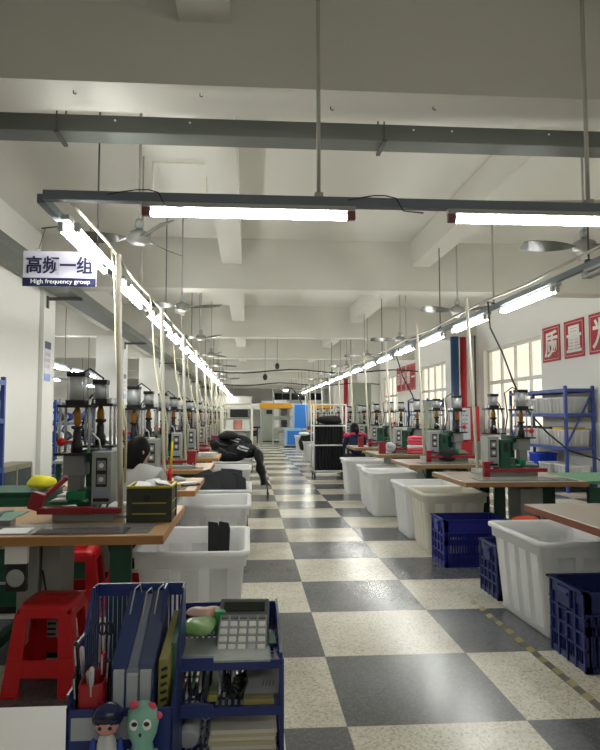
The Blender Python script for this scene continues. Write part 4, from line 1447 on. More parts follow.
def make_box(w, d, h, m, lid=None):
    t = thing('plastic_box', 'box', 'box')
    r = [rrect(w / 2 - .03, d / 2 - .03, .02, 0), rrect(w / 2 - .012, d / 2 - .012, .025, h - .03), rrect(w / 2, d / 2, .03, h - .028), rrect(w / 2, d / 2, .03, h),
         rrect(w / 2 - .012, d / 2 - .012, .02, h), rrect(w / 2 - .035, d / 2 - .035, .02, .02)]
    MB().loft(r).build('box_body', m, t)
    rb = MB()
    for s in (-1, 1):
        for k in range(4):
            y = -d / 2 + .06 + (d - .12) * k / 3
            rb.hexa([(s * (w / 2 - .032), y - .006, .01), (s * (w / 2 - .020), y - .006, .01), (s * (w / 2 - .020), y + .006, .01), (s * (w / 2 - .032), y + .006, .01),
                     (s * (w / 2 - .014), y - .006, h - .03), (s * (w / 2 - .002), y - .006, h - .03), (s * (w / 2 - .002), y + .006, h - .03), (s * (w / 2 - .014), y + .006, h - .03)])
            x = -w / 2 + .06 + (w - .12) * k / 3
            rb.hexa([(x - .006, s * (d / 2 - .032), .01), (x + .006, s * (d / 2 - .032), .01), (x + .006, s * (d / 2 - .020), .01), (x - .006, s * (d / 2 - .020), .01),
                     (x - .006, s * (d / 2 - .014), h - .03), (x + .006, s * (d / 2 - .014), h - .03), (x + .006, s * (d / 2 - .002), h - .03), (x - .006, s * (d / 2 - .002), h - .03)])
    rb.build('rib', m, t)
    return t


rk = make_rack(2.4, .56, 1.92, (.18, .82, 1.42, 1.87), M_blue)
rk.location = (5.95, 12.0, 0)
tag(rk, 'blue steel rack of white boxes below the red posters on the right wall', 'rack')
MB().bar((5.69 - 5.95, -1.0, .9), (5.69 - 5.95, .2, 1.3), .01, .03)
bx, ubx = make_box(.46, .52, .30, M_tub), [False]
for lv, z in (('middle', .82), ('upper', 1.42)):
    for k in range(4):
        again(bx, ubx, (5.95, 11.12 + .56 * k, z), 0, 'white box on the %s shelf of the near blue rack, %s from its end' % (lv, ORD[k]),
              'white boxes on the blue rack')
for k in range(2):
    again(bx, ubx, (5.95, 11.12 + 1.7 * k, .18), 0, 'white box on the bottom shelf of the near blue rack, %s end' % ('near' if not k else 'far'),
          'white boxes on the blue rack')
bb, ubb = make_box(.44, .40, .46, mat('box_bright_blue', '#2a50d8', rough=.4)), [False]
again(bb, ubb, (5.93, 12.22, .18), 0, 'bright blue plastic box on the bottom shelf of the blue rack')
again(bx, ubx, (5.93, 11.72, .18), 0, 'white box next to the bright blue one on the near blue rack', 'white boxes on the blue rack')
for k, (y, c, lab) in enumerate(((11.2, '#d2a93c', 'yellow papers on the nearest middle-shelf box of the blue rack'),
                                 (11.75, '#3a3c3e', 'dark sheets on the second middle-shelf box of the blue rack'),
                                 (12.9, '#55585a', 'grey sheets on the farthest middle-shelf box of the blue rack'))):
    o = MB().box((0, 0, .02), (.42, .44, .04)).build('sheet_pile', mat('pile_%d' % k, c, rough=.7, vary=.2), bevel=.006)
    o.location = (5.94, y, 1.122)
    o.rotation_euler = (0, 0, .06 * (k - 1))
    tag(o, lab, 'sheets', 'sheet piles on the blue rack')
# documents standing in the upper boxes
n = 0
for k in range(4):
    for j in range(5):
        o = MB().box((0, 0, .13), (.30, .035, .26)).build('document_folder', (M_paper, M_cloth_s, mat('folder_beige', '#c9c4b4', rough=.6))[(j + k) % 3], bevel=.003)
        o.location = (5.95, 11.12 + .56 * k - .15 + .075 * j, 1.445)
        o.rotation_euler = (radians(4), 0, 0)
        tag(o, 'pale folder in the %s upper box of the blue rack, %s in its row' % (ORD[k], ORD[j]), 'folder', 'folders in the upper boxes')

rk2 = copy_tree(rk)
rk2.location = (5.9, 20.5, 0)
rk2['label'] = 'second blue steel rack, further down the right wall below the far window'
for k in range(3):
    again(bx, ubx, (5.9, 19.7 + .8 * k, .82), 0, 'white plastic box on the far blue rack, %s from its near end' % ORD[k], 'white boxes on the far blue rack')
rk3 = make_rack(1.9, .38, 1.86, (.15, .75, 1.35, 1.82), M_blue)
rk3.location = (-3.19, 6.95, 0)
tag(rk3, 'blue steel rack against the left wall at the picture edge', 'rack')

# ================================================================== red posters
PO = [('质', 12.47), ('量', 11.56), ('为', 10.65)]
FAR = [('品', 25.72), ('质', 24.92), ('第', 24.12), ('一', 23.42)]
for grp, lst, sz in (('near', PO, .74), ('far', FAR, .66)):
    for ch, y in lst:
        lab = {'质near': 'red poster with the character 质, beside the near window', '量near': 'red poster with the character 量, middle of the near three',
               '为near': 'red poster with the character 为, above the near end of the rack', '品far': 'farthest red poster between the two far windows',
               '质far': 'second-farthest red poster between the two far windows', '第far': 'third red poster between the two far windows',
               '一far': 'red poster with a single white stroke between the two far windows'}[ch + grp]
        p = thing('wall_poster', lab, 'poster', (XR - .002, y, 2.87), -pi / 2, 'red slogan posters on the right wall')
        hh = sz if grp == 'near' else 1.0
        MB().box((0, -.006, 0), (sz, .012, hh)).build('poster_board', M_poster, p)
        mb = MB()
        a = sz / 2 - .05
        b = hh / 2 - .05
        for s in (-1, 1):
            mb.box((0, -.0135, s * b), (2 * a, .003, .012)).box((s * a, -.0135, 0), (.012, .003, 2 * b))
        mb.build('poster_border', mat('poster_pale', '#e2b7b4', rough=.5), p)
        text_mesh('character', ch, sz * .78, M_white, p, (0, -.0135, 0), (pi / 2, 0, 0), bold=.012, depth=.002)

# notice strip on the left column
nt_ = thing('wall_notice', 'narrow blue and white notice on the left column', 'notice', (-3.333, 10.48, 2.27), pi / 2)
MB().box((0, -.003, 0), (.30, .006, .66)).build('notice_board', M_signbg, nt_)
MB().box((0, -.0075, .27), (.30, .003, .12)).build('notice_header', M_navysign, nt_)
MB().box((0, -.0075, -.26), (.30, .003, .12)).build('notice_footer', mat('notice_blue', '#5a8ad0', rough=.4), nt_)
mb = MB()
for k in range(3):
    for j in (-1, 1):
        mb.box((j * .065, -.0075, .12 - .10 * k), (.10, .003, .06))
mb.build('notice_picture', mat('notice_grey', '#b8a9a9', rough=.4, vary=.3, scale=20), nt_)
nt2 = copy_tree(nt_)
nt2.location = (-3.333, 16.9, 2.15)
nt2['label'] = 'narrow blue and white notice on the second left column'

# fire hydrant cabinet and pipes by the right column
hc = thing('hydrant_cabinet', 'red hydrant cabinet with a white notice door beside the right pipes', 'hydrant cabinet', (5.72, 16.0, 1.16))
MB().b2(-.27, .30, -.12, .12, -.45, .45).build('cabinet_body', M_hyd, hc, bevel=.008)
f = MB().b2(-.24, .05, -.13, -.12, -.41, .41).build('cabinet_door', mat('door_pale_blue', '#c6cfdb', rough=.35), hc, bevel=.004)
mb = MB()
for k in range(5):
    mb.box((-.09, -.1315, .22 - .11 * k), (.12 if k % 2 else .16, .002, .035))
mb.build('door_lettering', mat('notice_dark', '#8c99ad', rough=.5), f)
o = MB().b2(-.2, .2, -.12, .12, 0, .42).build('red_box', M_hyd, bevel=.01)
o.location = (5.62, 16.0, .27)
tag(o, 'red box under the hydrant cabinet', 'box')
o['category'] = 'box'
p_ = tag(MB().b2(-.2, .2, -.1, .1, 0, .27).build('grey_pedestal', M_grey), 'grey pedestal holding the red box under the hydrant cabinet', 'pedestal')
p_.location = (5.62, 16.0, 0)
tag(MB().cyl((5.54, 16.34, 0), (5.54, 16.34, 3.5), .11, n=16).build('vertical_pipe', M_pipeblue), 'thick dark blue vertical pipe by the right column', 'pipe')
tag(MB().cyl((5.80, 16.42, 0), (5.80, 16.42, 3.5), .09, n=16).build('vertical_pipe', M_hyd), 'thick red vertical pipe next to the dark blue one', 'pipe')
tag(MB().cyl((5.90, 16.04, 1.60), (5.90, 16.04, 3.5), .03, n=10).build('vertical_pipe', M_grey), 'thin grey pipe above the hydrant cabinet, left one', 'pipe')
tag(MB().cyl((5.99, 16.04, 1.60), (5.99, 16.04, 3.5), .025, n=10).build('vertical_pipe', M_drod), 'thin dark pipe above the hydrant cabinet, right one', 'pipe')
tag(MB().cyl((5.6, 35.6, 0), (5.6, 35.6, 3.5), .13, n=14).build('vertical_pipe', M_hyd), 'thick red vertical pipe far down the right side', 'pipe')
lk = thing('steel_locker', 'tall grey-green locker behind the far presses, left of the blue pipe', 'locker', (4.75, 16.2, 0))
MB().b2(-.24, .24, -.2, .2, 0, 1.75).build('locker_body', M_pgreen, lk, bevel=.006)
for k in range(2):
    d_ = MB().b2(-.22 + .225 * k, -.01 + .225 * k, -.212, -.2, .05, 1.70).build('door', M_pgreen, lk, bevel=.003)
    MB().box((-.03 + .07 * k, -.22, .95), (.012, .02, .10)).build('handle', M_steel, d_)
lk2 = copy_tree(lk)
lk2.location = (4.9, 27.0, 0)
lk2.scale = (1.8, 1, 1.6)
lk2['label'] = 'big pale cabinet far down the right side between two windows'

# ================================================================== people
def skin_mesh(nodes, edges, name, levels=2, extra=None, voxel=None):
    """nodes: {key: (co, (rx, ry))}; grows a continuous skinned surface along the edges"""
    keys = list(nodes)
    me = bpy.data.meshes.new(name + '_skel')
    me.from_pydata([nodes[k][0] for k in keys], [(keys.index(a), keys.index(b)) for a, b in edges], [])
    o = bpy.data.objects.new(name + '_skel', me)
    C.objects.link(o)
    o.modifiers.new('skin', 'SKIN').use_smooth_shade = True
    lay = me.skin_vertices[0] if me.skin_vertices else None
    if lay is None:
        bm = bmesh.new()
        bm.from_mesh(me)
        bm.verts.layers.skin.verify()
        bm.to_mesh(me)
        bm.free()
        lay = me.skin_vertices[0]
    for i, k in enumerate(keys):
        r = nodes[k][1]
        lay.data[i].radius = (r, r) if isinstance(r, (int, float)) else r
        lay.data[i].use_root = (i == 0)
    ss = o.modifiers.new('sub', 'SUBSURF')
    ss.levels = levels
    ss.render_levels = levels
    bpy.context.view_layer.update()
    dg = bpy.context.evaluated_depsgraph_get()
    out = bpy.data.meshes.new_from_object(o.evaluated_get(dg))
    bpy.data.objects.remove(o)
    if extra:
        bm = bmesh.new()
        bm.from_mesh(out)
        for v, f, s in extra:
            vs = [bm.verts.new(p) for p in v]
            for q in f:
                try:
                    bm.faces.new([vs[i] for i in q]).smooth = True
                except ValueError:
                    pass
        bmesh.ops.recalc_face_normals(bm, faces=bm.faces)
        bm.to_mesh(out)
        bm.free()
    if voxel:
        o = bpy.data.objects.new(name + '_rm', out)
        C.objects.link(o)
        rm = o.modifiers.new('remesh', 'REMESH')
        rm.mode = 'VOXEL'
        rm.voxel_size = voxel
        rm.use_smooth_shade = True
        sm = o.modifiers.new('smooth', 'SMOOTH')
        sm.factor = .5
        sm.iterations = 2
        bpy.context.view_layer.update()
        out = bpy.data.meshes.new_from_object(o.evaluated_get(bpy.context.evaluated_depsgraph_get()))
        bpy.data.objects.remove(o)
    out.polygons.foreach_set('use_smooth', [True] * len(out.polygons))
    return out


def link_mesh(me, name, m, parent):
    me.name = name
    me.materials.clear()
    me.materials.append(m)
    o = bpy.data.objects.new(name, me)
    C.objects.link(o)
    o.parent = parent
    return o


def seated_person(label, loc, rz, shirt, trous, head_turn, hair_long, collar=None):
    """faces +y, seat height .44; both hands rest forward on the bench"""
    t = thing('person', label, 'person', loc, rz)
    n, e = {}, []
    n['pelvis'] = ((0, 0, .52), (.125, .10))
    n['waist'] = ((0, .02, .66), (.115, .085))
    n['chest'] = ((0, .06, .85), (.135, .095))
    n['shoulders'] = ((0, .07, .955), (.075, .05))
    n['neck'] = ((0, .09, 1.02), .048)
    n['skull'] = ((0, .115, 1.06), .05)
    e += [('pelvis', 'waist'), ('waist', 'chest'), ('chest', 'shoulders'), ('shoulders', 'neck'), ('neck', 'skull')]
    arm, leg = [], []
    for s, q in ((-1, 'l'), (1, 'r')):
        n['sh' + q] = ((s * .155, .075, .935), .046)
        n['el' + q] = ((s * .215, .15, .70), .043)
        n['wr' + q] = ((s * .15, .37, .80), .029)
        n['pa' + q] = ((s * .14, .44, .815), (.038, .020))
        e += [('shoulders', 'sh' + q), ('sh' + q, 'el' + q), ('el' + q, 'wr' + q), ('wr' + q, 'pa' + q)]
        for i, (dx, ln) in enumerate(((-.030, .066), (-.010, .076), (.010, .070), (.029, .055))):
            n['f%d' % i + q] = ((s * (.14 + dx), .475, .818), .0095)
            n['g%d' % i + q] = ((s * (.14 + dx * 1.25), .475 + ln * .5, .812), .0088)
            n['h%d' % i + q] = ((s * (.14 + dx * 1.3), .475 + ln * .9, .797), .0075)
            e += [('pa' + q, 'f%d' % i + q), ('f%d' % i + q, 'g%d' % i + q), ('g%d' % i + q, 'h%d' % i + q)]
        n['t0' + q] = ((s * .098, .425, .808), .011)
        n['t1' + q] = ((s * .082, .462, .800), .009)
        e += [('pa' + q, 't0' + q), ('t0' + q, 't1' + q)]
        n['hi' + q] = ((s * .095, .03, .50), .085)
        n['kn' + q] = ((s * .13, .42, .50), .058)
        n['an' + q] = ((s * .13, .40, .10), .038)
        n['to' + q] = ((s * .14, .54, .045), .034)
        e += [('pelvis', 'hi' + q), ('hi' + q, 'kn' + q), ('kn' + q, 'an' + q), ('an' + q, 'to' + q)]
    H = Vector((0, .125, 1.105))
    R = Euler((radians(-14), 0, head_turn)).to_matrix()
    hd = MB()
    def hp(p):
        k = 1.0
        if p.z < 0:
            k = 1 - .22 * (-p.z / .115) * (1 if p.y > 0 else .6)
        p = Vector((p.x * k, p.y * (k if p.y < 0 else 1), p.z))
        return R @ p
    hd.ell(H, (.072, .092, .115), 20, 14, hp)
    def hl(x, y, z):
        return tuple(R @ Vector((x, y, z)) + H)
    ex = [(hd.v, hd.f, None)]
    nose = MB().tube([hl(0, .085, .022), hl(0, .104, -.012), hl(0, .098, -.024)], [.008, .013, .010], 8)
    ears = MB()
    for s in (-1, 1):
        ears.ell(hl(s * .073, -.005, -.005), (.012, .020, .030), 10, 6)
    lips = MB().ell(hl(0, .080, -.058), (.022, .010, .008), 10, 6)
    for q in (nose, ears, lips):
        ex.append((q.v, q.f, None))
    body = link_mesh(skin_mesh(n, e, 'body', 2, ex, .0075), 'body', M_skin, t)
    for s in (-1, 1):
        MB().ell(hl(s * .030, .080, .010), (.011, .008, .007), 10, 6).build('eye', M_white, t)
        MB().ell(hl(s * .030, .087, .010), (.005, .004, .005), 8, 6).build('iris', M_black, t)
    # hair: a cap that leaves the face free
    rings = []
    for i in range(11):
        th = pi * (.02 + .80 * i / 10)
        ring = []
        for k in range(22):
            a = 2 * pi * k / 22
            front = max(0, sin(a))
            thk = min(th, pi * (.82 - (.50 if hair_long else .48) * front ** .7))
            if sin(a) < 0.2 and hair_long and th > pi * .55:
                p = Vector((cos(a) * .090, sin(a) * .100 - .012, .115 * 1.1 * cos(thk) - .03 * (th / pi - .55) * 4))
            else:
                p = Vector((sin(thk) * cos(a) * .084, sin(thk) * sin(a) * .104 - .004, cos(thk) * .128))
            ring.append(tuple(R @ p + H))
        rings.append(ring)
    hr = MB().loft(rings)
    if hair_long:
        a, b = R @ Vector((-.02, -.10, -.01)) + H, R @ Vector((-.03, -.15, -.17)) + H
        hr.tube([a, (a + b) / 2 + Vector((0, -.02, 0)), b], [.03, .042, .018], 10)
    hr.build('hair', M_hair, t)
    # clothes
    up = {k: n[k] for k in ('pelvis', 'waist', 'chest', 'shoulders')}
    up['pelvis'] = ((0, 0, .53), (.15, .125))
    up['waist'] = ((0, .02, .66), (.145, .115))
    up['chest'] = ((0, .055, .85), (.165, .12))
    up['shoulders'] = ((0, .07, .975), (.125, .085))
    up['collar'] = ((0, .083, 1.015), .064)
    ee = [('pelvis', 'waist'), ('waist', 'chest'), ('chest', 'shoulders'), ('shoulders', 'collar')]
    for q, s in (('l', -1), ('r', 1)):
        up['sh' + q] = ((s * .16, .075, .945), .072)
        up['el' + q] = ((s * .22, .148, .70), .058)
        up['cu' + q] = ((s * .165, .33, .778), .044)
        ee += [('shoulders', 'sh' + q), ('sh' + q, 'el' + q), ('el' + q, 'cu' + q)]
    link_mesh(skin_mesh(up, ee, 'shirt', 2), 'shirt', shirt, t)
    lo_ = {'pelvis': ((0, 0, .53), (.14, .115))}
    ee = []
    for q in ('l', 'r'):
        lo_['hi' + q] = (n['hi' + q][0], .10)
        lo_['kn' + q] = (n['kn' + q][0], .072)
        a = n['an' + q][0]
        lo_['an' + q] = ((a[0], a[1], a[2] + .04), .056)
        ee += [('pelvis', 'hi' + q), ('hi' + q, 'kn' + q), ('kn' + q, 'an' + q)]
    link_mesh(skin_mesh(lo_, ee, 'trousers', 2), 'trousers', trous, t)
    for s in (-1, 1):
        MB().ell((s * .135, .47, .05), (.048, .125, .05), 14, 8).build('shoe', M_black, t)
    if collar:
        m_ = MB()
        for s in (-1, 1):
            m_.ell((s * .17, .07, .965), (.085, .09, .055), 12, 8)
        m_.ell((0, .055, .99), (.12, .10, .04), 12, 8)
        m_.build('shoulder_yoke', collar, t)
    return t


seated_person('person in a pale grey shirt with black hair, seated at the second left press', (-.86, 4.73, 0), radians(-6), M_shirt, M_trous, radians(-38), True)
seated_person('person in a navy and pink jacket seated far down the right row', (2.25, 12.97, 0), radians(4), M_jnavy, M_trous, radians(10), True, mat('jacket_pink', '#c7385e', rough=.85))

# ================================================================== things on the benches
# left row
o = MB().lathe([(.028, 0), (.030, .01), (.030, .12), (.018, .14), (.012, .15), (.012, .17)], n=14).build('red_bottle', M_red)
o.location = (-.70, 4.02, BT + .001)
tag(o, 'red bottle on the nearest left workbench beside the cream pole', 'bottle')
mb = MB()
for k in range(2):
    mb.box((0, 0, .01), (.30 - .1 * k, .045, .012), (0, 0, .3 * k))
o = mb.build('yellow_strip', M_yellow)
o.location = (-.72, 5.42, BZ)
o.rotation_euler = (0, 0, .12)
tag(o, 'yellow strip lying on the second left workbench', 'strip')
t = thing('marking_brush', 'yellow and red brush standing against the second left pole', 'brush', (-.725, 5.80, BZ))
MB().cyl((0, 0, 0), (.01, 0, .12), .022, .020, n=12).build('red_base', M_red, t)
MB().cyl((.01, 0, .12), (.025, 0, .36), .012, .010, n=10).build('yellow_handle', M_yellow, t)
for k, (x, y, w, d, h, m, rz, nm, lab) in enumerate((
        (-.55, 5.55, .18, .12, .02, M_paper, .3, 'paper', 'white papers on the second left workbench near its aisle end'),
        (-.62, 5.72, .12, .08, .05, M_cloth_s, -.4, 'plastic_bag', 'crumpled clear bag on the second left workbench'),
        (-.50, 5.44, .16, .05, .015, M_cloth_g, .5, 'tool', 'dark flat tool near the front corner of the second left workbench'),
        (-.85, 7.30, .42, .10, .05, M_grey, .05, 'metal_tray', 'grey metal tray on the third left workbench'),
        (-.70, 7.75, .10, .10, .17, M_mred, 0, 'red_box', 'upright red box on the third left workbench'),
        (-.62, 9.25, .25, .2, .06, M_paper, .1, 'paper', 'white sheets on the fourth left workbench'),
        (-.75, 9.6, .30, .08, .10, M_mred, .0, 'red_box', 'long red box on the fourth left workbench'),
        (-.55, 11.1, .22, .2, .05, M_paper, .2, 'paper', 'white sheets on the fifth left workbench'),
        (-.56, 12.9, .30, .25, .13, M_blue, .2, 'blue_bag', 'blue bundle on the sixth left workbench'),
        (-.70, 13.1, .12, .1, .18, M_mred, .2, 'red_box', 'red box on the sixth left workbench'),
        (-.60, 14.8, .35, .3, .15, M_mred, .1, 'red_cloth', 'red bundle on the seventh left workbench'),
        (-.60, 16.8, .30, .25, .13, M_cloth_s, .1, 'white_cloth', 'white bundle on the eighth left workbench'))):
    if nm in ('paper',):
        mb = MB()
        for j in range(3):
            mb.box((.01 * j, -.008 * j, h * (j + .5) / 3), (w, d, h / 3 * .9), (0, 0, .12 * j))
        o = mb.build(nm + '_stack', m)
    elif nm in ('plastic_bag', 'blue_bag', 'red_cloth', 'white_cloth'):
        o = lumpy((0, 0, h * .42), (w / 2, d / 2, h * .55), 100 + k).build(nm, m)
    elif nm == 'red_box':
        mb = MB().b2(-w / 2, w / 2, -d / 2, d / 2, 0, h * .8).b2(-w / 2 - .006, w / 2 + .006, -d / 2 - .006, d / 2 + .006, h * .8, h)
        o = mb.build(nm, m, bevel=.004)
    else:
        mb = MB().b2(-w / 2, w / 2, -d / 2, d / 2, 0, h * .5).b2(-w / 2, -w / 2 + .01, -d / 2, d / 2, 0, h).b2(w / 2 - .01, w / 2, -d / 2, d / 2, 0, h)
        o = mb.build(nm, m, bevel=.003)
    o.location = (x, y, BZ)
    o.rotation_euler = (0, 0, rz)
    tag(o, lab, nm.replace('_', ' ').replace('paper', 'papers'))

# right row
t = thing('clear_plate', 'greenish clear sheet on the first full right workbench', 'sheet', (2.50, 5.78, BZ))
MB().box((0, 0, .002), (.75, .32, .004)).build('plate', M_film, t)
t = thing('side_table', 'green-topped side table to the right of the first full right workbench', 'table', (3.55, 6.10, 0))
MB().box((0, 0, .755), (.75, .85, .03)).build('table_top', mat('side_green', '#4f8a63', rough=.4), t, bevel=.004)
for sx in (-.32, .32):
    for sy in (-.38, .38):
        MB().box((sx, sy, .37), (.05, .05, .74)).build('leg', M_tgreen, t)
MB().box((0, -.36, .45), (.64, .02, .5)).build('modesty_panel', M_tgreen, t)
o = lumpy((0, 0, .07), (.17, .14, .09), 61).build('black_cloth', M_cloth_b)
o.location = (2.62, 9.05 - .98, BZ)
tag(o, 'black cloth heap on the second full right workbench', 'cloth')
t = thing('plastic_bag', 'crumpled white plastic bag on the third full right workbench', 'bag', (2.30, 9.95, BZ))
lumpy((0, 0, .08), (.08, .10, .09), 63).build('bag', M_cloth_s, t)
t = thing('pink_stack', 'stack of pink and white cloths on the third full right workbench', 'cloths', (2.62, 9.66, BZ))
for k in range(6):
    MB().ell((.01 * (k % 2), 0, .025 + .045 * k), (.15 - .006 * k, .13, .032), 16, 6, lambda p: Vector((max(-.125, min(.125, p[0] * 1.2)), max(-.11, min(.11, p[1] * 1.2)), p[2]))) \
        .build('folded_cloth', (M_pink, M_pink, M_paper)[k % 3] if k < 5 else M_pink, t)
for k, (x, y, lab) in enumerate(((2.10, 9.72, 'third'), (2.12, 11.7, 'fourth'), (2.38, 13.7, 'fifth'), (2.38, 15.6, 'sixth'))):
    o = MB().b2(-.05, .05, -.04, .04, 0, .17).b2(-.056, .056, -.046, .046, .17, .19).build('red_box', M_mred, bevel=.005)
    o.location = (x, y, BZ)
    tag(o, 'upright dark red box on the %s full right workbench' % lab, 'box', 'red boxes on the right benches')
for k in range(5):
    o = lumpy((0, 0, .05), (.13, .1, .06), 70 + k, 12, 8).build('cloth_heap', (M_mred, M_cloth_s, M_jnavy, M_mred, M_cloth_g)[k])
    o.location = (3.0, 11.8 + 1.97 * k, BZ)
    tag(o, '%s cloth heap on the %s full right workbench' % (('red', 'silver', 'navy', 'dark red', 'charcoal')[k], ORD[3 + k]), 'cloth heap')
o = lumpy((0, 0, .04), (.12, .12, .05), 82).build('orange_bag', mat('orange_red_cloth', '#c4401f', rough=.7, vary=.2))
o.location = (2.45, 5.35, .42)
o = tag(o, 'orange-red bag on the red crate below the first full right workbench', 'bag')
o = MB().b2(-.16, .16, -.14, .14, 0, .40).b2(-.17, .17, -.15, .15, .36, .40).build('red_crate', M_mred, bevel=.006)
o.location = (2.45, 5.35, 0)
tag(o, 'dark red crate below the front of the first full right workbench', 'crate')
o = MB().loft([rrect(.12, .12, .04, 0), rrect(.15, .15, .05, .35), rrect(.16, .16, .05, .36), rrect(.14, .14, .05, .36), rrect(.11, .11, .04, .02)]).build('white_bucket', M_tub)
o.location = (2.85, 5.35, 0)
tag(o, 'white bin below the first full right workbench', 'bin')

# ================================================================== far end of the aisle
bm_ = thing('fabric_machine', 'bright blue machine with a tall tower at the far end of the aisle', 'machine', (2.45, 27.4, 0))
mb = MB()
MB().b2(-.85, .85, -.45, .45, .05, .78).build('machine_body', mat('machine_pale_blue', '#9cc3e8', rough=.4), bm_, bevel=.01)
for a, b in ((-.78, -.08), (-.02, .78)):
    MB().b2(a, b, -.47, -.45, .12, .70).build('blue_panel', M_sky, bm_, bevel=.008)
MB().b2(-.50, .16, -.30, .30, .78, 1.88).build('tower', mat('machine_pale_blue', '#9cc3e8', rough=.4), bm_, bevel=.01)
MB().b2(-.45, .11, -.32, -.30, .83, 1.84).build('tower_panel', M_sky, bm_, bevel=.008)
MB().b2(-.9, .9, -.5, .5, 0, .05).build('machine_base', M_black, bm_)
dl = thing('arm_lamp', 'lit lamp on a curved black arm above the blue machine', 'lamp', (2.35, 27.6, 1.88))
pts = [(0, 0, 0), (-.15, 0, .35), (-.42, 0, .68), (-.66, 0, .74)]
MB().tube(pts, .025, 8).build('lamp_arm', M_black, dl)
MB().lathe([(.05, .08), (.10, .02), (.16, -.06), (.15, -.06)], (-.72, 0, .68), 14).build('lamp_shade', M_batten, dl)
MB().ell((-.72, 0, .62), (.11, .11, .06), 12, 6).build('lamp_bulb', M_tube, dl)
gt = thing('yellow_gantry', 'long yellow overhead beam frame behind the blue machine', 'gantry', (2.1, 29.6, 0))
MB().b2(-1.6, 1.9, -.15, .15, 1.70, 1.95).build('yellow_beam', mat('gantry_yellow', '#d79a16', rough=.45), gt, bevel=.01)
for x in (-1.5, 1.8):
    MB().b2(x - .06, x + .06, -.1, .1, 0, 1.70).build('post', M_grey, gt)
cb = thing('control_cabinet', 'tall grey-green control cabinet with a small screen at the aisle end', 'cabinet', (1.08, 32.4, 0))
MB().b2(-.50, .46, -.3, .3, .06, 1.82).build('cabinet_body', M_pgreen, cb, bevel=.01)
d_ = MB().b2(-.44, .40, -.32, -.30, .12, 1.30).build('door', M_pgreen, cb, bevel=.006)
MB().b2(-.30, .25, -.33, -.30, 1.36, 1.72).build('screen_panel', M_grey, cb, bevel=.006)
MB().b2(-.18, .14, -.34, -.33, 1.44, 1.66).build('screen', M_black, cb)
MB().box((.34, -.34, .75), (.02, .03, .16)).build('handle', M_steel, d_)
MB().b2(-.52, .48, -.3, .3, 0, .06).build('base', M_black, cb)
# machine on a black stand left of the cabinet
sw = thing('bench_machine', 'grey machine head on a black stand, left of the control cabinet', 'machine', (.15, 32.0, 0))
for sx in (-.28, .28):
    for sy in (-.2, .2):
        MB().b2(sx - .03, sx + .03, sy - .03, sy + .03, 0, .72).build('leg', M_black, sw)
MB().b2(-.36, .44, -.28, .28, .72, .80).build('stand_top', M_black, sw, bevel=.01)
MB().b2(-.30, .30, -.1, .1, .3, .6).build('motor_box', M_black, sw)
MB().b2(-.20, .10, -.15, .15, .80, 1.60).b2(-.20, -.02, -.30, .1, 1.30, 1.66).build('machine_head', M_dgrey, sw, bevel=.02)
MB().cyl((.0, -.05, .80), (.0, -.05, 1.75), .035, n=10).build('column_rod', M_steel, sw)
MB().b2(-.1, .5, -.2, .2, 1.66, 1.98).build('top_box', M_paper, sw, bevel=.01)
# light boxes stacked on top of the far equipment
for k, (x, z0, z1, y) in enumerate(((.95, 1.82, 2.12, 32.4), (1.5, 1.95, 2.10, 29.6))):
    o = MB().b2(-.28, .28, -.2, .2, 0, z1 - z0).b2(-.30, .30, -.22, .22, (z1 - z0) * .75, z1 - z0).build('carton', M_paper, bevel=.006)
    o.location = (x, y, z0)
    tag(o, ('white carton on top of the grey-green control cabinet', 'white carton on the left end of the yellow beam')[k], 'carton', 'white cartons on the far equipment')
fr = make_rack(1.6, .5, 2.0, (.2, .8, 1.35, 1.9), mat('rack_grey', '#b5b8b4', rough=.5), False)
fr.location = (1.95, 30.4, 0)
fr.rotation_euler = (0, 0, pi / 2)
tag(fr, 'pale grey shelf rack behind the blue machine', 'rack')
for k in range(8):
    c = ('#e4e4e0', '#2b2d2f', '#c9cdcb', '#8fa0a0', '#e9e9e6', '#55595a', '#dcd8cc', '#9aa7a5')[k]
    mb = MB()
    for j in range(5):
        mb.loft([rrect(.15 - .012 * ((j + k) % 3), .16, .03, .07 * j + z_) for z_ in (0, .014, .054, .066)])
    o = mb.build('goods_bundle', mat('goods_%d' % k, c, rough=.7))
    o.location = (1.35 + .37 * (k % 4), 30.38, (.8, 1.35)[k // 4])
    tag(o, 'bundle on the %s shelf of the pale grey rack, %s from its left end' % (('lower', 'upper')[k // 4], ORD[k % 4]), 'bundle', 'bundles on the pale grey rack')
# white portal rack in the aisle, left
wr = thing('portal_trolley', 'white tube-framed trolley behind the heap of black bags', 'trolley', (-.30, 15.9, 0))
f = MB()
for s in (-1, 1):
    f.cyl((s * .38, 0, .1), (s * .38, 0, 1.60), .03, n=10).cyl((s * .38, .5, .1), (s * .38, .5, 1.60), .03, n=10).cyl((s * .38, 0, 1.60), (s * .38, .5, 1.60), .025, n=8)
for y in (0, .5):
    f.tube([(-.38, y, 1.58), (-.34, y, 1.67), (.34, y, 1.67), (.38, y, 1.58)], .03, 8)
f.build('trolley_frame', M_pvc, wr)
for z in (.25, .75, 1.0):
    MB().b2(-.37, .37, 0, .5, z - .015, z + .015).build('shelf', M_white, wr)
MB().b2(-.36, .36, .47, .50, .75, 1.30).build('back_sheet', M_pgreen, wr)
for s in (-1, 1):
    for y in (0, .5):
        MB().cyl((s * .38 - .02, y, .05), (s * .38 + .02, y, .05), .05, n=12).build('castor', M_rubber, wr)
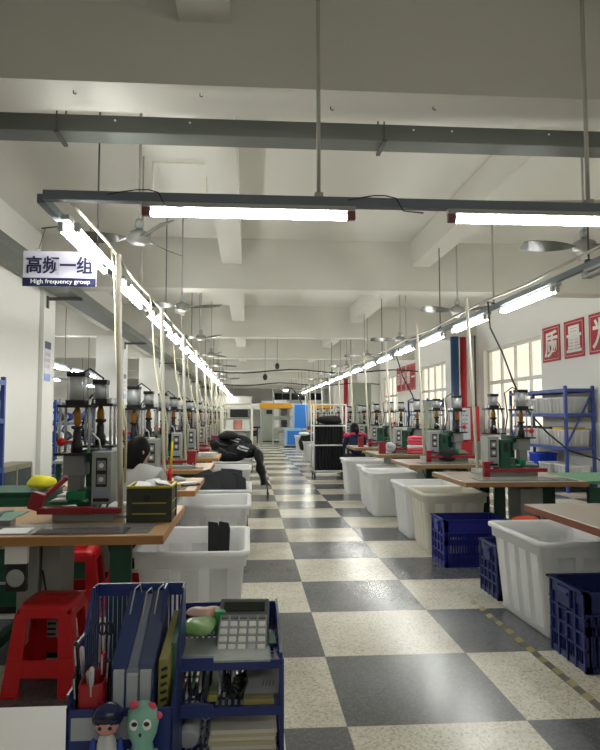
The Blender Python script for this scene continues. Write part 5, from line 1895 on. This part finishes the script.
for k, (x, c, lab) in enumerate(((-.2, '#e6e6e2', 'white'), (.02, '#d08f80', 'salmon'), (.22, '#e0e0dd', 'pale'))):
    mb = MB()
    for j in range(4):
        mb.loft([rrect(.10 - .004 * j, .12, .03, .062 * j + z_, cx=.006 * (j % 2)) for z_ in (0, .012, .046, .058)])
    o = mb.build('cloth_bundle', mat('bundle_%d' % k, c, rough=.8))
    o.location = (-.30 + x, 16.12, 1.017)
    tag(o, '%s cloth bundle on the upper shelf of the white-framed trolley' % lab, 'bundle', 'bundles on the white-framed trolley')
o = lumpy((0, 0, .1), (.25, .16, .12), 130, 12, 8).build('cloth_bundle', M_cloth_s)
o.location = (-.30, 16.15, .767)
tag(o, 'silver cloth bundle on the lower shelf of the white-framed trolley', 'bundle')
# dark crates piled behind it
for k in range(4):
    o = MB().b2(-.55, .55, -.35, .35, 0, .44).b2(-.57, .57, -.37, .37, .38, .44).build('dark_crate', M_black, bevel=.01)
    o.location = (-1.7 + 1.25 * (k % 2), 33.5, .80 + .46 * (k // 2))
    tag(o, 'dark crate of the pile before the far wall, %s %s' % (('lower', 'upper')[k // 2], ('left', 'right')[k % 2]), 'crate', 'dark crates before the far wall')
fb = thing('far_table', 'long pale table holding dark crates near the far wall', 'table', (-1.1, 33.5, 0))
MB().b2(-1.3, 1.3, -.45, .45, .76, .80).build('table_top', M_pvc, fb)
for sx in (-1.2, 1.2):
    for sy in (-.4, .4):
        MB().b2(sx - .03, sx + .03, sy - .03, sy + .03, 0, .76).build('leg', M_grey, fb)
# framework with dark rolls above the blue machine
lf = thing('loft_rack', 'high open rack of dark rolls beyond the yellow beam', 'rack', (2.6, 33.0, 0))
for sx in (-1.3, -.4, .5, 1.4):
    MB().b2(sx - .04, sx + .04, -.3, .3, 0, 2.75).build('post', M_grey, lf)
for z in (2.15, 2.75):
    MB().b2(-1.35, 1.45, -.3, .3, z - .03, z + .03).build('shelf_board', M_grey, lf)
for k in range(6):
    o = MB().cyl((-.20, 0, .19), (.20, 0, .19), .18, n=14).build('fabric_roll', M_cloth_b)
    o.location = (1.55 + .43 * k, 33.0, 2.18)
    tag(o, 'dark fabric roll on the high rack beyond the yellow beam, %s from the left' % ORD[k], 'roll', 'dark rolls on the high rack')
# pale partition with lit upper strip near the far wall, left of the aisle
struct('partition_panel', MB().b2(-3.2, .2, 40.0, 40.1, 0, 2.6), M_wall)
struct('partition_panel', MB().b2(3.2, 3.9, 36.0, 36.1, 0, 2.7), mat('kraft_panel', '#c8b08c', rough=.7))

# racks and goods beyond the left columns
proto = None
for k, (x, y) in enumerate(((-4.6, 12.6), (-4.9, 16.2), (-4.9, 20.0))):
    q = make_rack(2.0, .6, 1.75, (.2, .7, 1.2, 1.70), M_blue) if proto is None else copy_tree(proto)
    proto = proto or q
    q.location = (x, y, 0)
    q['label'] = 'blue rack of mixed goods beyond the left columns, %s from the camera' % ORD[k]
    q['category'] = 'rack'
    q['group'] = 'blue racks beyond the left columns'
    for lv, z in enumerate((.70, 1.20)):
        for j in range(5):
            c = ('#e8e8e4', '#2d4b9a', '#20242a', '#d9dbd8', '#3d6ec0', '#44494b')[(j + 2 * lv + k) % 6]
            o = lumpy((0, 0, .13), (.22, .16, .16), 200 + 10 * k + j + 5 * lv, 12, 8, .1).build('goods_bag', mat('left_goods_%s' % c[1:], c, rough=.6, vary=.15))
            o.location = (x, y - .76 + .38 * j, z)
            tag(o, 'goods bag, %s shelf of the %s left blue rack, %s along' % (('middle', 'upper')[lv], ORD[k], ORD[j]),
                'bag', 'goods bags beyond the left columns')
# two long worktables behind the presses on the left
for k, y in enumerate((9.6, 13.0, 16.5)):
    tb = thing('side_table', 'grey worktable between the left presses and the %s' % ('left wall' if k == 0 else 'left columns, %s one' % ('nearer' if k == 1 else 'farther')), 'table', (-2.25, y, 0))
    MB().b2(-.35, .35, -1.1, 1.1, .74, .78).build('table_top', M_grey, tb, bevel=.004)
    for sx in (-.3, .3):
        for sy in (-1.0, 1.0):
            MB().b2(sx - .03, sx + .03, sy - .03, sy + .03, 0, .74).build('leg', M_tgreen, tb)
    for j in range(5):
        c = ('#e5e5e0', '#27408c', '#1b1d20', '#c7cbc9', '#d9d9d6')[(j + k) % 5]
        o = lumpy((0, 0, .11), (.2, .17, .14), 300 + 10 * k + j, 12, 8, .1).build('cloth_pile', mat('left_pile_%s' % c[1:], c, rough=.7, vary=.15))
        o.location = (-2.25, y - .85 + .42 * j, .78)
        tag(o, 'cloth pile on the %s grey left worktable, %s from its near end' % (ORD[k], ORD[j]), 'cloth pile', 'cloth piles on the left worktables')
